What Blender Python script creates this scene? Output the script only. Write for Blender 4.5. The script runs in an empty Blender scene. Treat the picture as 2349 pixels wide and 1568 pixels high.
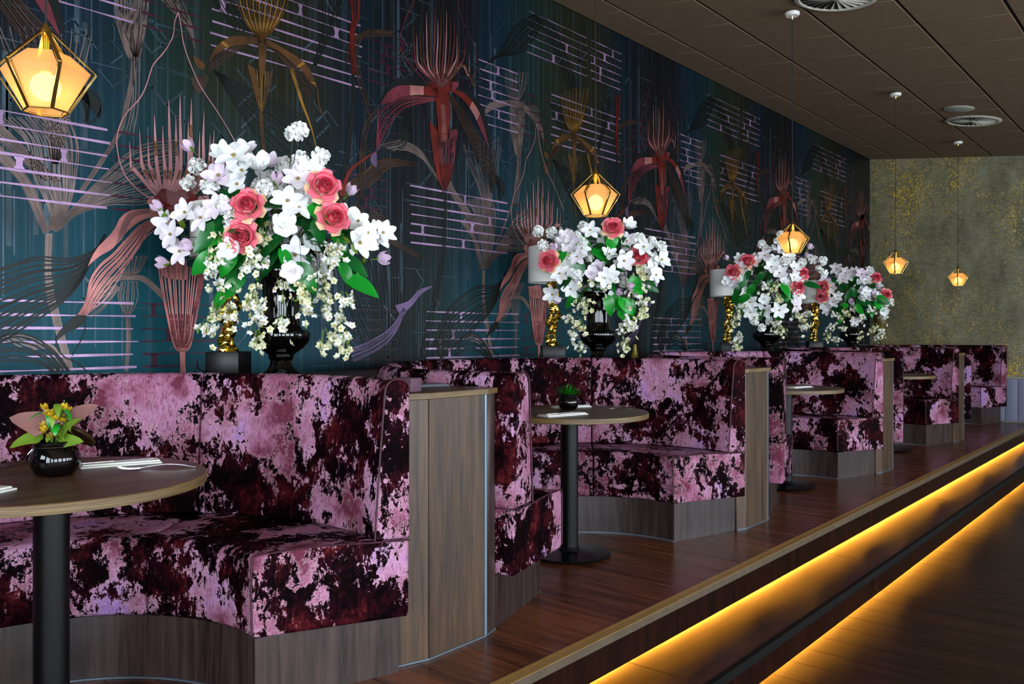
import bpy, bmesh, math, random
from mathutils import Vector, Matrix, Quaternion
PI = math.pi
SC = bpy.context.scene
COL = SC.collection

# ------------------------------------------------------------------ camera
FPX, CXP, HYP = 1931.0, 1174.5, 765.0          # focal length, principal column, horizon row (2349 x 1568 frame)
YAW = math.atan2(2795 - CXP, FPX)
EYE = Vector((0, 0, 1.153))                     # height above the raised platform
FW = Vector((math.cos(YAW), math.sin(YAW), 0)); RT = Vector((math.sin(YAW), -math.cos(YAW), 0)); UP = Vector((0, 0, 1))
cam = bpy.data.cameras.new('camera'); camo = bpy.data.objects.new('camera', cam); COL.objects.link(camo)
camo.location = EYE; camo.rotation_euler = (PI/2, 0, YAW - PI/2)
cam.sensor_width = 36; cam.lens = FPX/2349*36; cam.shift_y = -19/2349; cam.clip_start = 0.05
SC.camera = camo
def ray(px, py): return FW + RT*((px-CXP)/FPX) + UP*((HYP-py)/FPX)
def gz(px, py, z=0.0): d = ray(px, py); return EYE + d*((z-EYE.z)/d.z)
def gy(px, py, y): d = ray(px, py); return EYE + d*(y/d.y)
def gt(px, py, t): return EYE + ray(px, py)*t

# ------------------------------------------------------------------ world, daylight, exposure
w = bpy.data.worlds.new('sky'); SC.world = w; w.use_nodes = True
w.node_tree.nodes['Background'].inputs[0].default_value = (0.62, 0.78, 1.0, 1)
w.node_tree.nodes['Background'].inputs[1].default_value = 0.6
vs = SC.view_settings
vs.view_transform = 'Standard'; vs.look = 'None'; vs.gamma = 1; vs.use_curve_mapping = False; vs.exposure = 0.0
WIN_R = [(-1.6, 1.9), (0.9, 1.9), (3.4, 1.9), (5.9, 1.9), (8.4, 1.9), (10.9, 1.9)]   # (centre, width) along the long glazed side
WIN_B = [(-2.6, 1.7), (-0.2, 1.7), (1.9, 1.6)]                                       # in the wall behind the camera
YR, XB = -4.6, -2.6
WZ0, WZ1 = 0.30, 2.35
def daylight(name, loc, rot, sx, sy, power, col=(0.80, 0.90, 1.0)):
    l = bpy.data.lights.new(name, 'AREA'); l.shape = 'RECTANGLE'; l.size = sx; l.size_y = sy
    l.energy = power; l.color = col
    o = bpy.data.objects.new(name, l); COL.objects.link(o); o.location = loc; o.rotation_euler = rot
    return o
for k, (c, wd) in enumerate(WIN_R):
    daylight('window_daylight', (c, YR-0.12, (WZ0+WZ1)/2), (PI/2, 0, 0), wd, WZ1-WZ0, 215 if c < 6 else 150)
for k, (c, wd) in enumerate(WIN_B):
    daylight('window_daylight', (XB-0.12, c, (WZ0+WZ1)/2), (PI/2, 0, -PI/2), wd, WZ1-WZ0, 175)

# ------------------------------------------------------------------ helpers
def tag(o, label=None, cat=None, group=None, kind=None):
    if label: o['label'] = label
    if cat: o['category'] = cat
    if group: o['group'] = group
    if kind: o['kind'] = kind
    return o
def empty(name, loc=(0, 0, 0), rz=0.0, parent=None):
    o = bpy.data.objects.new(name, None); COL.objects.link(o); o.location = loc; o.rotation_euler = (0, 0, rz)
    o.empty_display_size = 0.05
    if parent: o.parent = parent
    return o
def link(name, me, parent=None, loc=(0, 0, 0), rot=None, scale=None):
    o = bpy.data.objects.new(name, me); COL.objects.link(o); o.location = loc
    if rot is not None:
        if isinstance(rot, Quaternion): o.rotation_mode = 'QUATERNION'; o.rotation_quaternion = rot
        else: o.rotation_euler = rot
    if scale is not None: o.scale = (scale,)*3 if isinstance(scale, (int, float)) else scale
    if parent: o.parent = parent
    return o
def copy_tree(o, parent=None):
    c = o.copy(); COL.objects.link(c); c.parent = parent
    for ch in list(o.children): copy_tree(ch, c)
    return c
def catmull(pts, n):
    pts = [Vector(p) for p in pts]
    if len(pts) == 2: return [pts[0].lerp(pts[1], i/n) for i in range(n+1)]
    out = []; m = len(pts)-1
    for i in range(n+1):
        u = i/n*m; k = min(int(u), m-1); f = u-k
        p0 = pts[k-1] if k > 0 else pts[0]*2-pts[1]
        p1, p2 = pts[k], pts[k+1]
        p3 = pts[k+2] if k+2 <= m else pts[m]*2-pts[m-1]
        out.append(0.5*((2*p1)+(p2-p0)*f+(2*p0-5*p1+4*p2-p3)*f*f+(3*p1-p0-3*p2+p3)*f**3))
    return out
class MB:
    def __init__(s): s.v = []; s.f = []; s.m = []; s.mi = 0
    def add(s, vs_, fs, mi=None):
        b = len(s.v); s.v += [tuple(v) for v in vs_]
        for f in fs: s.f.append([b+i for i in f]); s.m.append(s.mi if mi is None else mi)
    def box(s, x0, x1, y0, y1, z0, z1, M=None, mi=None):
        v = [Vector(p) for p in ((x0,y0,z0),(x1,y0,z0),(x1,y1,z0),(x0,y1,z0),(x0,y0,z1),(x1,y0,z1),(x1,y1,z1),(x0,y1,z1))]
        if M: v = [M @ p for p in v]
        s.add(v, [(0,3,2,1),(4,5,6,7),(0,1,5,4),(1,2,6,5),(2,3,7,6),(3,0,4,7)], mi); return s
    def bar(s, a, b, w, h, up=Vector((0,0,1)), mi=None):
        a, b = Vector(a), Vector(b); d = b-a; L = d.length; d.normalize()
        x = d.cross(up)
        if x.length < 1e-4: x = d.cross(Vector((1,0,0)))
        x.normalize(); y = x.cross(d)
        M = Matrix((x, y, d)).transposed().to_4x4(); M.translation = a
        return s.box(-w/2, w/2, -h/2, h/2, 0, L, M, mi)
    def prism(s, poly, z0, z1, mi=None):
        n = len(poly); v = [(p[0], p[1], z0) for p in poly]+[(p[0], p[1], z1) for p in poly]
        s.add(v, [tuple(range(n-1, -1, -1)), tuple(range(n, 2*n))]+[(i, (i+1) % n, n+(i+1) % n, n+i) for i in range(n)], mi); return s
    def lathe(s, prof, n=32, c=(0, 0, 0), mi=None, cap=True):
        v = []; fs = []; m = len(prof)
        for i in range(n):
            a = 2*PI*i/n
            for r, z in prof: v.append((c[0]+r*math.cos(a), c[1]+r*math.sin(a), c[2]+z))
        for i in range(n):
            j = (i+1) % n
            for k in range(m-1): fs.append((i*m+k, j*m+k, j*m+k+1, i*m+k+1))
        if cap:
            if prof[0][0] > 1e-5: fs.append(tuple(i*m for i in range(n-1, -1, -1)))
            if prof[-1][0] > 1e-5: fs.append(tuple(i*m+m-1 for i in range(n)))
        s.add(v, fs, mi); return s
    def tube(s, pts, r, n=8, mi=None, closed=False):
        pts = [Vector(p) for p in pts]; N = len(pts); v = []; fs = []
        up = Vector((0.13, 0.21, 1)).normalized()
        for i, p in enumerate(pts):
            d = (pts[(i+1) % N]-pts[i-1]) if closed else pts[min(i+1, N-1)]-pts[max(i-1, 0)]
            if d.length < 1e-9: d = Vector((0, 0, 1))
            d.normalize(); x = d.cross(up)
            if x.length < 1e-3: x = d.cross(Vector((1, 0, 0)))
            x.normalize(); y = d.cross(x); rr = r(i/(N-1)) if callable(r) else r
            for k in range(n): a = 2*PI*k/n; v.append(p+x*(rr*math.cos(a))+y*(rr*math.sin(a)))
        for i in range(N if closed else N-1):
            j = (i+1) % N
            for k in range(n): q = (k+1) % n; fs.append((i*n+k, i*n+q, j*n+q, j*n+k))
        if not closed: fs += [tuple(range(n-1, -1, -1)), tuple((N-1)*n+k for k in range(n))]
        s.add(v, fs, mi); return s
    def mesh(s, name, mats, smooth=True, bevel=0, seg=2, ang=40, uvs=None):
        me = bpy.data.meshes.new(name); me.from_pydata(s.v, [], s.f)
        for mt in (mats if isinstance(mats, (list, tuple)) else [mats]): me.materials.append(mt)
        for p, mi in zip(me.polygons, s.m): p.material_index = mi
        if bevel:
            bm = bmesh.new(); bm.from_mesh(me); bmesh.ops.remove_doubles(bm, verts=bm.verts, dist=1e-5)
            bmesh.ops.recalc_face_normals(bm, faces=bm.faces)
            es = [e for e in bm.edges if len(e.link_faces) == 2 and e.calc_face_angle(0) > math.radians(ang)]
            bmesh.ops.bevel(bm, geom=es, offset=bevel, segments=seg, profile=0.5, affect='EDGES', clamp_overlap=True)
            bm.to_mesh(me); bm.free()
        if smooth:
            me.polygons.foreach_set('use_smooth', [True]*len(me.polygons)); me.set_sharp_from_angle(angle=math.radians(ang))
        me.update(); return me
    def build(s, name, mats, parent=None, loc=(0, 0, 0), rot=None, **k):
        return link(name, s.mesh(name, mats, **k), parent, loc, rot)

# ------------------------------------------------------------------ materials
def L(h):
    h = h.lstrip('#'); out = []
    for i in (0, 2, 4):
        c = int(h[i:i+2], 16)/255; out.append(c/12.92 if c <= 0.04045 else ((c+0.055)/1.055)**2.4)
    return tuple(out)+(1,)
class NT:
    def __init__(s, name):
        s.m = bpy.data.materials.new(name); s.m.use_nodes = True; s.t = s.m.node_tree; s.b = s.t.nodes['Principled BSDF']; s.out = s.t.nodes['Material Output']
    def n(s, t, **k):
        nd = s.t.nodes.new(t)
        for a, v in k.items():
            if a.startswith('i_'):
                key = a[2:]; key = int(key) if key.isdigit() else key
                s.set(nd.inputs[key], v)
            else: setattr(nd, a, v)
        return nd
    def set(s, sock, v):
        if hasattr(v, 'bl_idname') and 'Socket' in v.bl_idname: s.t.links.new(v, sock)
        elif hasattr(v, 'outputs'): s.t.links.new(v.outputs[0], sock)
        else: sock.default_value = v
    def P(s, **k):
        for a, v in k.items(): s.set(s.b.inputs[a.replace('_', ' ')], v)
    def math(s, op, a, b=0.0, c=None):
        nd = s.n('ShaderNodeMath', operation=op); s.set(nd.inputs[0], a); s.set(nd.inputs[1], b)
        if c is not None: s.set(nd.inputs[2], c)
        return nd.outputs[0]
    def mix(s, f, a, b):
        nd = s.n('ShaderNodeMix', data_type='RGBA'); s.set(nd.inputs[0], f); s.set(nd.inputs[6], a); s.set(nd.inputs[7], b); return nd.outputs[2]
    def noise(s, vec, scale, detail=3, rough=0.5, dist=0.0):
        nd = s.n('ShaderNodeTexNoise'); s.set(nd.inputs['Vector'], vec); nd.inputs['Scale'].default_value = scale
        nd.inputs['Detail'].default_value = detail; nd.inputs['Roughness'].default_value = rough; nd.inputs['Distortion'].default_value = dist
        return nd.outputs['Fac']
    def ramp(s, f, stops, interp='LINEAR'):
        nd = s.n('ShaderNodeValToRGB'); s.set(nd.inputs[0], f); cr = nd.color_ramp; cr.interpolation = interp
        while len(cr.elements) < len(stops): cr.elements.new(0.5)
        for e, (p, c) in zip(cr.elements, stops): e.position = p; e.color = c
        return nd.outputs[0]
    def pos(s): return s.n('ShaderNodeNewGeometry').outputs['Position']
    def objc(s): return s.n('ShaderNodeTexCoord').outputs['Object']
    def vscale(s, v, sc):
        nd = s.n('ShaderNodeVectorMath', operation='MULTIPLY'); s.set(nd.inputs[0], v); nd.inputs[1].default_value = sc; return nd.outputs[0]
    def vadd(s, a, b):
        nd = s.n('ShaderNodeVectorMath', operation='ADD'); s.set(nd.inputs[0], a); s.set(nd.inputs[1], b); return nd.outputs[0]
    def rnd(s): return s.n('ShaderNodeObjectInfo').outputs['Random']
    def bump(s, h, strength=0.3, dist=0.01):
        nd = s.n('ShaderNodeBump'); nd.inputs['Strength'].default_value = strength; nd.inputs['Distance'].default_value = dist; s.set(nd.inputs['Height'], h)
        s.t.links.new(nd.outputs[0], s.b.inputs['Normal'])
def plain(name, col, rough=0.5, metal=0.0, var=0.12, scale=20, **k):
    t = NT(name); c = L(col) if isinstance(col, str) else col
    n = t.noise(t.objc(), scale, 3)
    d = tuple(x*(1-var) for x in c[:3])+(1,); e = tuple(min(1, x*(1+var)) for x in c[:3])+(1,)
    t.P(Base_Color=t.ramp(n, [(0.3, d), (0.7, e)]), Roughness=rough, Metallic=metal, **k); return t.m
G4 = lambda r, g, b: (r, g, b, 1)

def m_velvet():
    t = NT('crushed_velvet'); p = t.vadd(t.pos(), (11.1, 4.4, 2.3))
    warp = t.n('ShaderNodeTexNoise'); t.set(warp.inputs['Vector'], p); warp.inputs['Scale'].default_value = 11; warp.inputs['Detail'].default_value = 5; warp.inputs['Roughness'].default_value = 0.65
    pw = t.vadd(p, t.vscale(warp.outputs['Color'], (0.13, 0.13, 0.13)))
    big = t.noise(t.vscale(pw, (1, 1, 0.9)), 4.0, 2, 0.5)
    mid = t.noise(t.vscale(pw, (1, 1, 0.8)), 20, 6, 0.7, 0.3)
    fine = t.noise(t.vscale(p, (1, 1, 0.5)), 60, 5, 0.75, 0.6)
    h = t.math('ADD', t.math('MULTIPLY', big, 0.42), t.math('ADD', t.math('MULTIPLY', mid, 0.36), t.math('MULTIPLY', fine, 0.22)))
    mask = t.ramp(h, [(0.507, G4(0, 0, 0)), (0.522, G4(1, 1, 1))])
    sub = t.math('ADD', t.math('MULTIPLY', t.noise(pw, 7.5, 5, 0.65), 0.6), t.math('MULTIPLY', fine, 0.4))
    rust = t.ramp(sub, [(0.46, L('#070103')), (0.53, L('#22050d')), (0.59, L('#420f13')), (0.66, L('#66282a'))])
    pile = t.noise(t.vscale(p, (1, 1, 0.22)), 190, 3, 0.65)
    pink0 = t.ramp(t.noise(pw, 4.2, 4, 0.6), [(0.38, L('#6a3142')), (0.46, L('#a0647f')), (0.56, L('#b884a4')), (0.67, L('#a981c0'))])
    grit = t.math('ADD', t.math('MULTIPLY', pile, 0.55), t.math('MULTIPLY', fine, 0.45))
    pink = t.mix(t.ramp(grit, [(0.38, G4(0.75, 0.75, 0.75)), (0.52, G4(0, 0, 0))]), pink0, L('#571f33'))
    rim = t.ramp(h, [(0.514, G4(0, 0, 0)), (0.521, G4(1, 1, 1)), (0.535, G4(0, 0, 0))])
    col = t.mix(mask, rust, pink); col = t.mix(t.math('MULTIPLY', rim, 0.55), col, L('#e6bcc8'))
    t.P(Base_Color=col, Roughness=t.ramp(mask, [(0, G4(.6, .6, .6)), (1, G4(.45, .45, .45))]))
    t.b.inputs['Sheen Weight'].default_value = 0.0; t.b.inputs['Sheen Tint'].default_value = L('#d08fae'); t.b.inputs['Sheen Roughness'].default_value = 0.4
    t.b.inputs['Specular IOR Level'].default_value = 0.03
    t.bump(h, 0.5, 0.03); return t.m
def m_wood(name, dark, light, axis=2, rough=0.42, scale=1.0, var=0.35, spec=0.5):
    t = NT(name); p = t.pos(); k = [26*scale]*4; k[axis] = 1.6*scale
    k = [5, 5, 160] if axis == 3 else k[:3]
    r = t.rnd(); off = t.n('ShaderNodeCombineXYZ'); t.set(off.inputs[0], t.math('MULTIPLY', r, 37.0)); t.set(off.inputs[2], t.math('MULTIPLY', r, 11.0)); t.set(off.inputs[1], t.math('MULTIPLY', r, 23.0))
    q = t.vadd(t.vscale(p, k), off.outputs[0])
    g = t.noise(q, 1.0, 5, 0.6, 0.8); f = t.noise(t.vscale(p, [x*5 for x in k]), 1.0, 2, 0.6)
    h = t.math('ADD', t.math('MULTIPLY', g, 0.75), t.math('MULTIPLY', f, 0.25))
    c = t.ramp(h, [(0.36, L(dark)), (0.62, L(light))])
    br = t.math('ADD', 1.0-var/2, t.math('MULTIPLY', r, var))
    hs = t.n('ShaderNodeHueSaturation'); t.set(hs.inputs['Value'], br); t.set(hs.inputs['Color'], c)
    t.P(Base_Color=hs.outputs[0], Roughness=rough); t.b.inputs['Specular IOR Level'].default_value = spec
    t.bump(h, 0.12, 0.004); return t.m
def m_emit(name, col, s):
    t = NT(name); e = t.n('ShaderNodeEmission'); e.inputs[0].default_value = col; e.inputs[1].default_value = s
    t.t.links.new(e.outputs[0], t.out.inputs[0]); return t.m
def m_shade(name, col, tr=0.3):
    t = NT(name); a = t.n('ShaderNodeBsdfTranslucent'); a.inputs[0].default_value = col
    d = t.n('ShaderNodeBsdfPrincipled'); d.inputs['Base Color'].default_value = col; d.inputs['Roughness'].default_value = 0.25
    m1 = t.n('ShaderNodeMixShader'); m1.inputs[0].default_value = 0.35; t.t.links.new(a.outputs[0], m1.inputs[1]); t.t.links.new(d.outputs[0], m1.inputs[2])
    b = t.n('ShaderNodeBsdfTransparent'); b.inputs[0].default_value = col
    m2 = t.n('ShaderNodeMixShader'); m2.inputs[0].default_value = tr; t.t.links.new(m1.outputs[0], m2.inputs[1]); t.t.links.new(b.outputs[0], m2.inputs[2])
    t.t.links.new(m2.outputs[0], t.out.inputs[0]); return t.m
VEL = m_velvet()
M_PIPE = plain('velvet_piping', '#3a1220', 0.6, var=0.5, scale=60)
M_PIER = m_wood('walnut_laminate', '#271910', '#58402c', 2, 0.48)
M_KICK = m_wood('grey_walnut_laminate', '#1c1312', '#41312e', 2, 0.36)
M_CAP = m_wood('oak_worktop', '#3a2a1e', '#6e5338', 0, 0.38, 0.8)
M_EDGE = m_wood('oak_edge_band', '#46361f', '#7d6239', 3, 0.5, 1.5)
M_TOP = m_wood('table_oak', '#2f1d12', '#6b4a30', 0, 0.40, 0.7)
def board_joints(m):
    nt = m.node_tree; b = nt.nodes['Principled BSDF']; src = b.inputs['Base Color'].links[0].from_socket
    tc = nt.nodes.new('ShaderNodeTexCoord'); br = nt.nodes.new('ShaderNodeTexBrick'); br.inputs['Scale'].default_value = 1.0; br.inputs['Mortar Size'].default_value = 0.0014; br.inputs['Brick Width'].default_value = 0.46; br.inputs['Row Height'].default_value = 0.155
    br.inputs['Color1'].default_value = (1, 1, 1, 1); br.inputs['Color2'].default_value = (.72, .68, .64, 1); br.inputs['Mortar'].default_value = (.22, .18, .15, 1)
    mp = nt.nodes.new('ShaderNodeMapping'); mp.inputs['Rotation'].default_value = (0, 0, 0.5); nt.links.new(tc.outputs['Object'], mp.inputs[0]); nt.links.new(mp.outputs[0], br.inputs[0])
    mx = nt.nodes.new('ShaderNodeMix'); mx.data_type = 'RGBA'; mx.blend_type = 'MULTIPLY'; mx.inputs[0].default_value = 1.0; nt.links.new(src, mx.inputs[6]); nt.links.new(br.outputs[0], mx.inputs[7]); nt.links.new(mx.outputs[2], b.inputs['Base Color'])
board_joints(M_TOP)
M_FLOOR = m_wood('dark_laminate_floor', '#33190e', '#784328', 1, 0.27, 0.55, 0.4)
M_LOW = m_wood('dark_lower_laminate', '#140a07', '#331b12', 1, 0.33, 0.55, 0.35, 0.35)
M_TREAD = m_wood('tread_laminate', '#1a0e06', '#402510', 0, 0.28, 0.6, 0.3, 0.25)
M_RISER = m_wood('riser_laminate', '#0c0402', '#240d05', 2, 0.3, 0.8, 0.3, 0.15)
M_ALU = plain('aluminium', '#8399a8', 0.36, 0.5, 0.05)
M_TRIM = plain('dull_floor_trim', '#66727c', 0.4, 0.5, 0.05)
M_NOSE = plain('bronze_nosing', '#a5834a', 0.45, 0.35, 0.08)
M_BLACK = plain('black_rubber', '#040303', 0.6)
M_BLACK.node_tree.nodes['Principled BSDF'].inputs['Specular IOR Level'].default_value = 0.2
M_STEEL = plain('cutlery_steel', '#b9babd', 0.18, 1.0, 0.04)
M_BMET = plain('black_powder_coat', '#030304', 0.42, 0.0, 0.3, 120)
M_BMET.node_tree.nodes['Principled BSDF'].inputs['Specular IOR Level'].default_value = 0.25
M_BASEM = plain('black_steel_base', '#0b0b0d', 0.25, 0.3, 0.2)
M_BRASS = plain('polished_brass', G4(0.83, 0.60, 0.16), 0.18, 1.0, 0.06)
M_GOLD = plain('gold_leaf', G4(0.95, 0.66, 0.10), 0.16, 1.0, 0.08)
M_URN = plain('black_ceramic_glaze', '#020203', 0.06, 0.0, 0.2); 
M_BASEB = plain('black_stone', '#040405', 0.35, 0.0, 0.2)
M_BASEB.node_tree.nodes['Principled BSDF'].inputs['Specular IOR Level'].default_value = 0.3
M_WHITE = plain('white_enamel', '#dcd8d0', 0.4)
M_LSHADE = plain('white_linen', '#f2f2ea', 0.8, 0.0, 0.05, 150)
M_NAP = plain('white_napkin', '#e8e8e2', 0.8, 0.0, 0.05, 60)
M_CORD = plain('black_cord', '#050505', 0.6)
M_GLASSJ = plain('smoked_glass', '#050404', 0.05, 0.0, 0.3)
M_PETALW = None

# ================================================================== STRUCTURE
WY, XE = 3.83, 12.55                 # mural wall plane, end wall plane
ZC, SLOPE = 3.66, 0.106              # ceiling height at the mural wall, ceiling falls away from it
YP, YT = 1.795, 1.475                # riser planes of the two steps
ZT, ZF = -0.17, -0.34                # tread level, lower floor level
def zceil(y): return ZC+SLOPE*(y-WY)
random.seed(4)
# mural wall
def m_mural():
    t = NT('mural_paper'); p = t.pos(); sp = t.n('ShaderNodeSeparateXYZ'); t.set(sp.inputs[0], p)
    ph = t.math('FRACT', t.math('DIVIDE', t.math('SUBTRACT', sp.outputs[0], 1.29-2.78*2), 2.78))
    nz = t.noise(p, 1.7, 3, 0.5)
    ph2 = t.math('ADD', ph, t.math('MULTIPLY', t.math('SUBTRACT', nz, 0.5), 0.10))
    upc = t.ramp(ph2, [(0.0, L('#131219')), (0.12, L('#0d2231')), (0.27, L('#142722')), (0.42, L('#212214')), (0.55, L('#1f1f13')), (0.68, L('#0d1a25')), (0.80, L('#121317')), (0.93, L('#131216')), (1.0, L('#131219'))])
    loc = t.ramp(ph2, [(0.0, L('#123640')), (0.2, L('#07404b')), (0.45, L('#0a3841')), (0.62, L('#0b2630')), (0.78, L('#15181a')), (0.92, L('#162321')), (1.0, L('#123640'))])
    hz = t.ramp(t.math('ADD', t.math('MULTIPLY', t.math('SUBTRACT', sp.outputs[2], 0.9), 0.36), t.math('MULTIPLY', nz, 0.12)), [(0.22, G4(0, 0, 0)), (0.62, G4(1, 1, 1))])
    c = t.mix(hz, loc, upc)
    st = t.noise(t.vscale(p, (60, 1, 0.6)), 1.0, 2, 0.6)
    c2 = t.mix(t.math('MULTIPLY', t.ramp(st, [(0.5, G4(0, 0, 0)), (0.75, G4(1, 1, 1))]), 0.18), c, L('#5a6a74'))
    t.P(Base_Color=c2, Roughness=0.45, Metallic=0.4); t.b.inputs['Specular IOR Level'].default_value = 0.16
    t.bump(t.noise(p, 300, 2), 0.05, 0.001); return t.m
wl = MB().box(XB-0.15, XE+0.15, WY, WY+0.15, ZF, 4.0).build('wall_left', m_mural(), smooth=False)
tag(wl, 'long wall papered with a dark teal mural of giant orchids', kind='structure')
# end wall: olive wall covering with gold flecks
def m_goldpaper():
    t = NT('gold_fleck_wallcovering'); p = t.pos()
    cl = t.math('ADD', t.math('MULTIPLY', t.noise(t.vscale(p, (1, 5, 2.5)), 1.0, 6, 0.7), 0.55), t.math('MULTIPLY', t.noise(t.vscale(p, (1, 14, 60)), 1.0, 4, 0.7), 0.45))
    base = t.ramp(cl, [(0.36, L('#504e38')), (0.5, L('#716d52')), (0.64, L('#8b8872'))])
    fl = t.math('ADD', t.math('MULTIPLY', t.noise(t.vscale(p, (1, 85, 48)), 1.0, 3, 0.6), 0.66), t.math('MULTIPLY', t.noise(t.vscale(t.vadd(p, (0.0, 7.3, 2.1)), (1, 1.1, 1.0)), 1.3, 5, 0.65), 0.34))
    m = t.ramp(fl, [(0.580, G4(0, 0, 0)), (0.60, G4(1, 1, 1))])
    t.P(Base_Color=t.mix(m, base, L('#e4bc3c')), Metallic=t.math('MULTIPLY', m, 0.35), Roughness=0.45)
    t.bump(t.noise(t.vscale(p, (1, 50, 120)), 1.0, 3), 0.25, 0.003); return t.m
we = MB().box(XE, XE+0.15, YR-0.15, WY, ZF, 4.0).build('wall_end', m_goldpaper(), smooth=False)
tag(we, 'end wall in olive wall covering with gold flecks', kind='structure')
M_WAIN = plain('grey_blue_panel', '#7b7f96', 0.5, 0, 0.06, 6)
bd = MB().box(0, 0.012, 0.004, 0.138, 0.012, 0.565).mesh('board', M_WAIN, bevel=0.004)
for k in range(17): link('wainscot_board', bd, we, (XE-0.0125, 1.42+0.142*k, 0))
MB().box(0, 0.02, 0, 2.4, 0.567, 0.597).build('wainscot_rail', plain('rail_grey', '#8b8580', 0.5), we, (XE-0.021, 1.42, 0), bevel=0.003)
# walls on the glazed side and behind the camera, with real window openings
M_PLASTER = plain('warm_plaster', '#6a5f54', 0.8, 0, 0.06, 3)
mb = MB(); zt = 4.0
mb.box(XB-0.15, XE, YR-0.15, YR, ZF, WZ0); mb.box(XB-0.15, XE, YR-0.15, YR, WZ1, zt)
xs = XB-0.15
for c, wd in WIN_R: mb.box(xs, c-wd/2, YR-0.15, YR, WZ0, WZ1); xs = c+wd/2
mb.box(xs, XE, YR-0.15, YR, WZ0, WZ1)
tag(mb.build('wall_right', M_PLASTER, smooth=False), 'plaster wall with a row of tall windows', kind='structure')
mb = MB(); mb.box(XB-0.15, XB, YR, WY, ZF, WZ0); mb.box(XB-0.15, XB, YR, WY, WZ1, zt); ys = YR
for c, wd in WIN_B: mb.box(XB-0.15, XB, ys, c-wd/2, WZ0, WZ1); ys = c+wd/2
mb.box(XB-0.15, XB, ys, WY, WZ0, WZ1)
tag(mb.build('wall_back', M_PLASTER, smooth=False), 'plaster wall with three windows', kind='structure')
def m_pane():
    t = NT('window_glass'); a = t.n('ShaderNodeBsdfTransparent'); g = t.n('ShaderNodeBsdfGlossy'); g.inputs['Roughness'].default_value = 0.02
    m = t.n('ShaderNodeMixShader'); m.inputs[0].default_value = 0.06; t.t.links.new(a.outputs[0], m.inputs[1]); t.t.links.new(g.outputs[0], m.inputs[2]); t.t.links.new(m.outputs[0], t.out.inputs[0]); return t.m
M_PANE = m_pane(); M_FRAME = plain('white_window_frame', '#c9c6c0', 0.5)
def window(n, wd, loc, rz):
    wb = MB(); H = WZ1-WZ0
    for a, b, c, d in ((-wd/2, -wd/2+0.06, 0, H), (wd/2-0.06, wd/2, 0, H), (-wd/2+.06, wd/2-.06, 0, 0.06), (-wd/2+.06, wd/2-.06, H-0.06, H), (-0.03, 0.03, .06, H-.06)): wb.box(a, b, -0.03, 0.03, c, d)
    o = wb.build('window_%d' % n, M_FRAME, None, loc, (0, 0, rz), smooth=False); tag(o, kind='structure')
    for x0, x1 in ((-wd/2+.06, -.03), (.03, wd/2-.06)): MB().box(x0, x1, -0.004, 0.004, 0.06, H-0.06).build('pane', M_PANE, o, smooth=False)
for k, (c, wd) in enumerate(WIN_R): window(k+1, wd, (c, YR-0.07, WZ0), 0)
for k, (c, wd) in enumerate(WIN_B): window(k+7, wd, (XB-0.07, c, WZ0), PI/2)
# ceiling: falls away from the mural wall, 0.6 m tiles on a recessed grid
ang = math.atan(SLOPE); ca = math.cos(ang)
M_CTILE = plain('ceiling_tile', '#735c42', 0.9, 0, 0.06, 8); M_CGRID = plain('ceiling_grid', '#120a06', 0.8)
ce = MB().box(XB-0.15, XE+0.15, -(WY-YR)/ca-0.2, 0.15, 0, 0.06).build('ceiling', M_CGRID, None, (0, WY, ZC), (ang, 0, 0), smooth=False)
tag(ce, 'brown grey tiled suspended ceiling', kind='structure')
tl = {}
def tile_mesh(wx, wy):
    k = (round(wx, 3), round(wy, 3))
    if k not in tl: tl[k] = MB().box(0.0035, wx-0.0035, -wy+0.012, -0.012, -0.012, -0.0005).mesh('tile', M_CTILE, bevel=0.003, seg=1)
    return tl[k]
rows = [0.0, 0.36]+[0.36+0.6*i for i in range(1, 8)]
x0t = 5.457-0.6*5
for j in range(17):
    xa = x0t+0.6*j; xb = min(xa+0.6, XE)
    for i in range(len(rows)-1): link('ceiling_tile', tile_mesh(xb-xa, rows[i+1]-rows[i]), ce, (xa, -rows[i], 0))
rl = rows[-1]
MB().box(XB, XE, -(WY-YR)/ca+0.02, -rl-0.009, -0.012, -0.0005).build('ceiling_field', M_CTILE, ce, smooth=False)
MB().box(XB, x0t-0.003, -rl+0.009, 0, -0.012, -0.0005).build('ceiling_field', M_CTILE, ce, smooth=False)
# lower floor, steps and platform, all of laminate boards
fl = MB().box(XB, XE, YR, YT+0.27, ZF-0.10, ZF-0.015).build('floor', M_BLACK, smooth=False); tag(fl, 'dark laminate lower floor', kind='structure')
def planks(parent, x0, x1, y0, y1, z, wx, mat, name='floor_plank', split=None):
    n = int(round((x1-x0)/wx)); wx = (x1-x0)/n; cache = {}
    for i in range(n):
        cuts = [y0, y1]
        if split: c = y0+(y1-y0)*(0.3+0.4*((i*0.618) % 1)); cuts = [y0, round(c, 1), y1]
        for a, b in zip(cuts, cuts[1:]):
            k = round(b-a, 3)
            if k not in cache: cache[k] = MB().box(0.0008, wx-0.0008, 0.0008, b-a-0.0008, -0.015, 0).mesh('plank', mat, bevel=0.0015, seg=1)
            link(name, cache[k], parent, (x0+i*wx, a, z))
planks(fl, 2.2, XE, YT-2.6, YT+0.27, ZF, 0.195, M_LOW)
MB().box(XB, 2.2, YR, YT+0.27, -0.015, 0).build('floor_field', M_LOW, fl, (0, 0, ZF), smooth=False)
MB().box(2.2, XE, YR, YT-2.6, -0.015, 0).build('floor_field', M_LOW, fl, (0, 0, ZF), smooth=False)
pf = MB().box(XB, XE, YP+0.25, WY, ZT, -0.015).build('floor_platform', M_BLACK, smooth=False); tag(pf, 'raised laminate platform under the booths', kind='structure')
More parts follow.
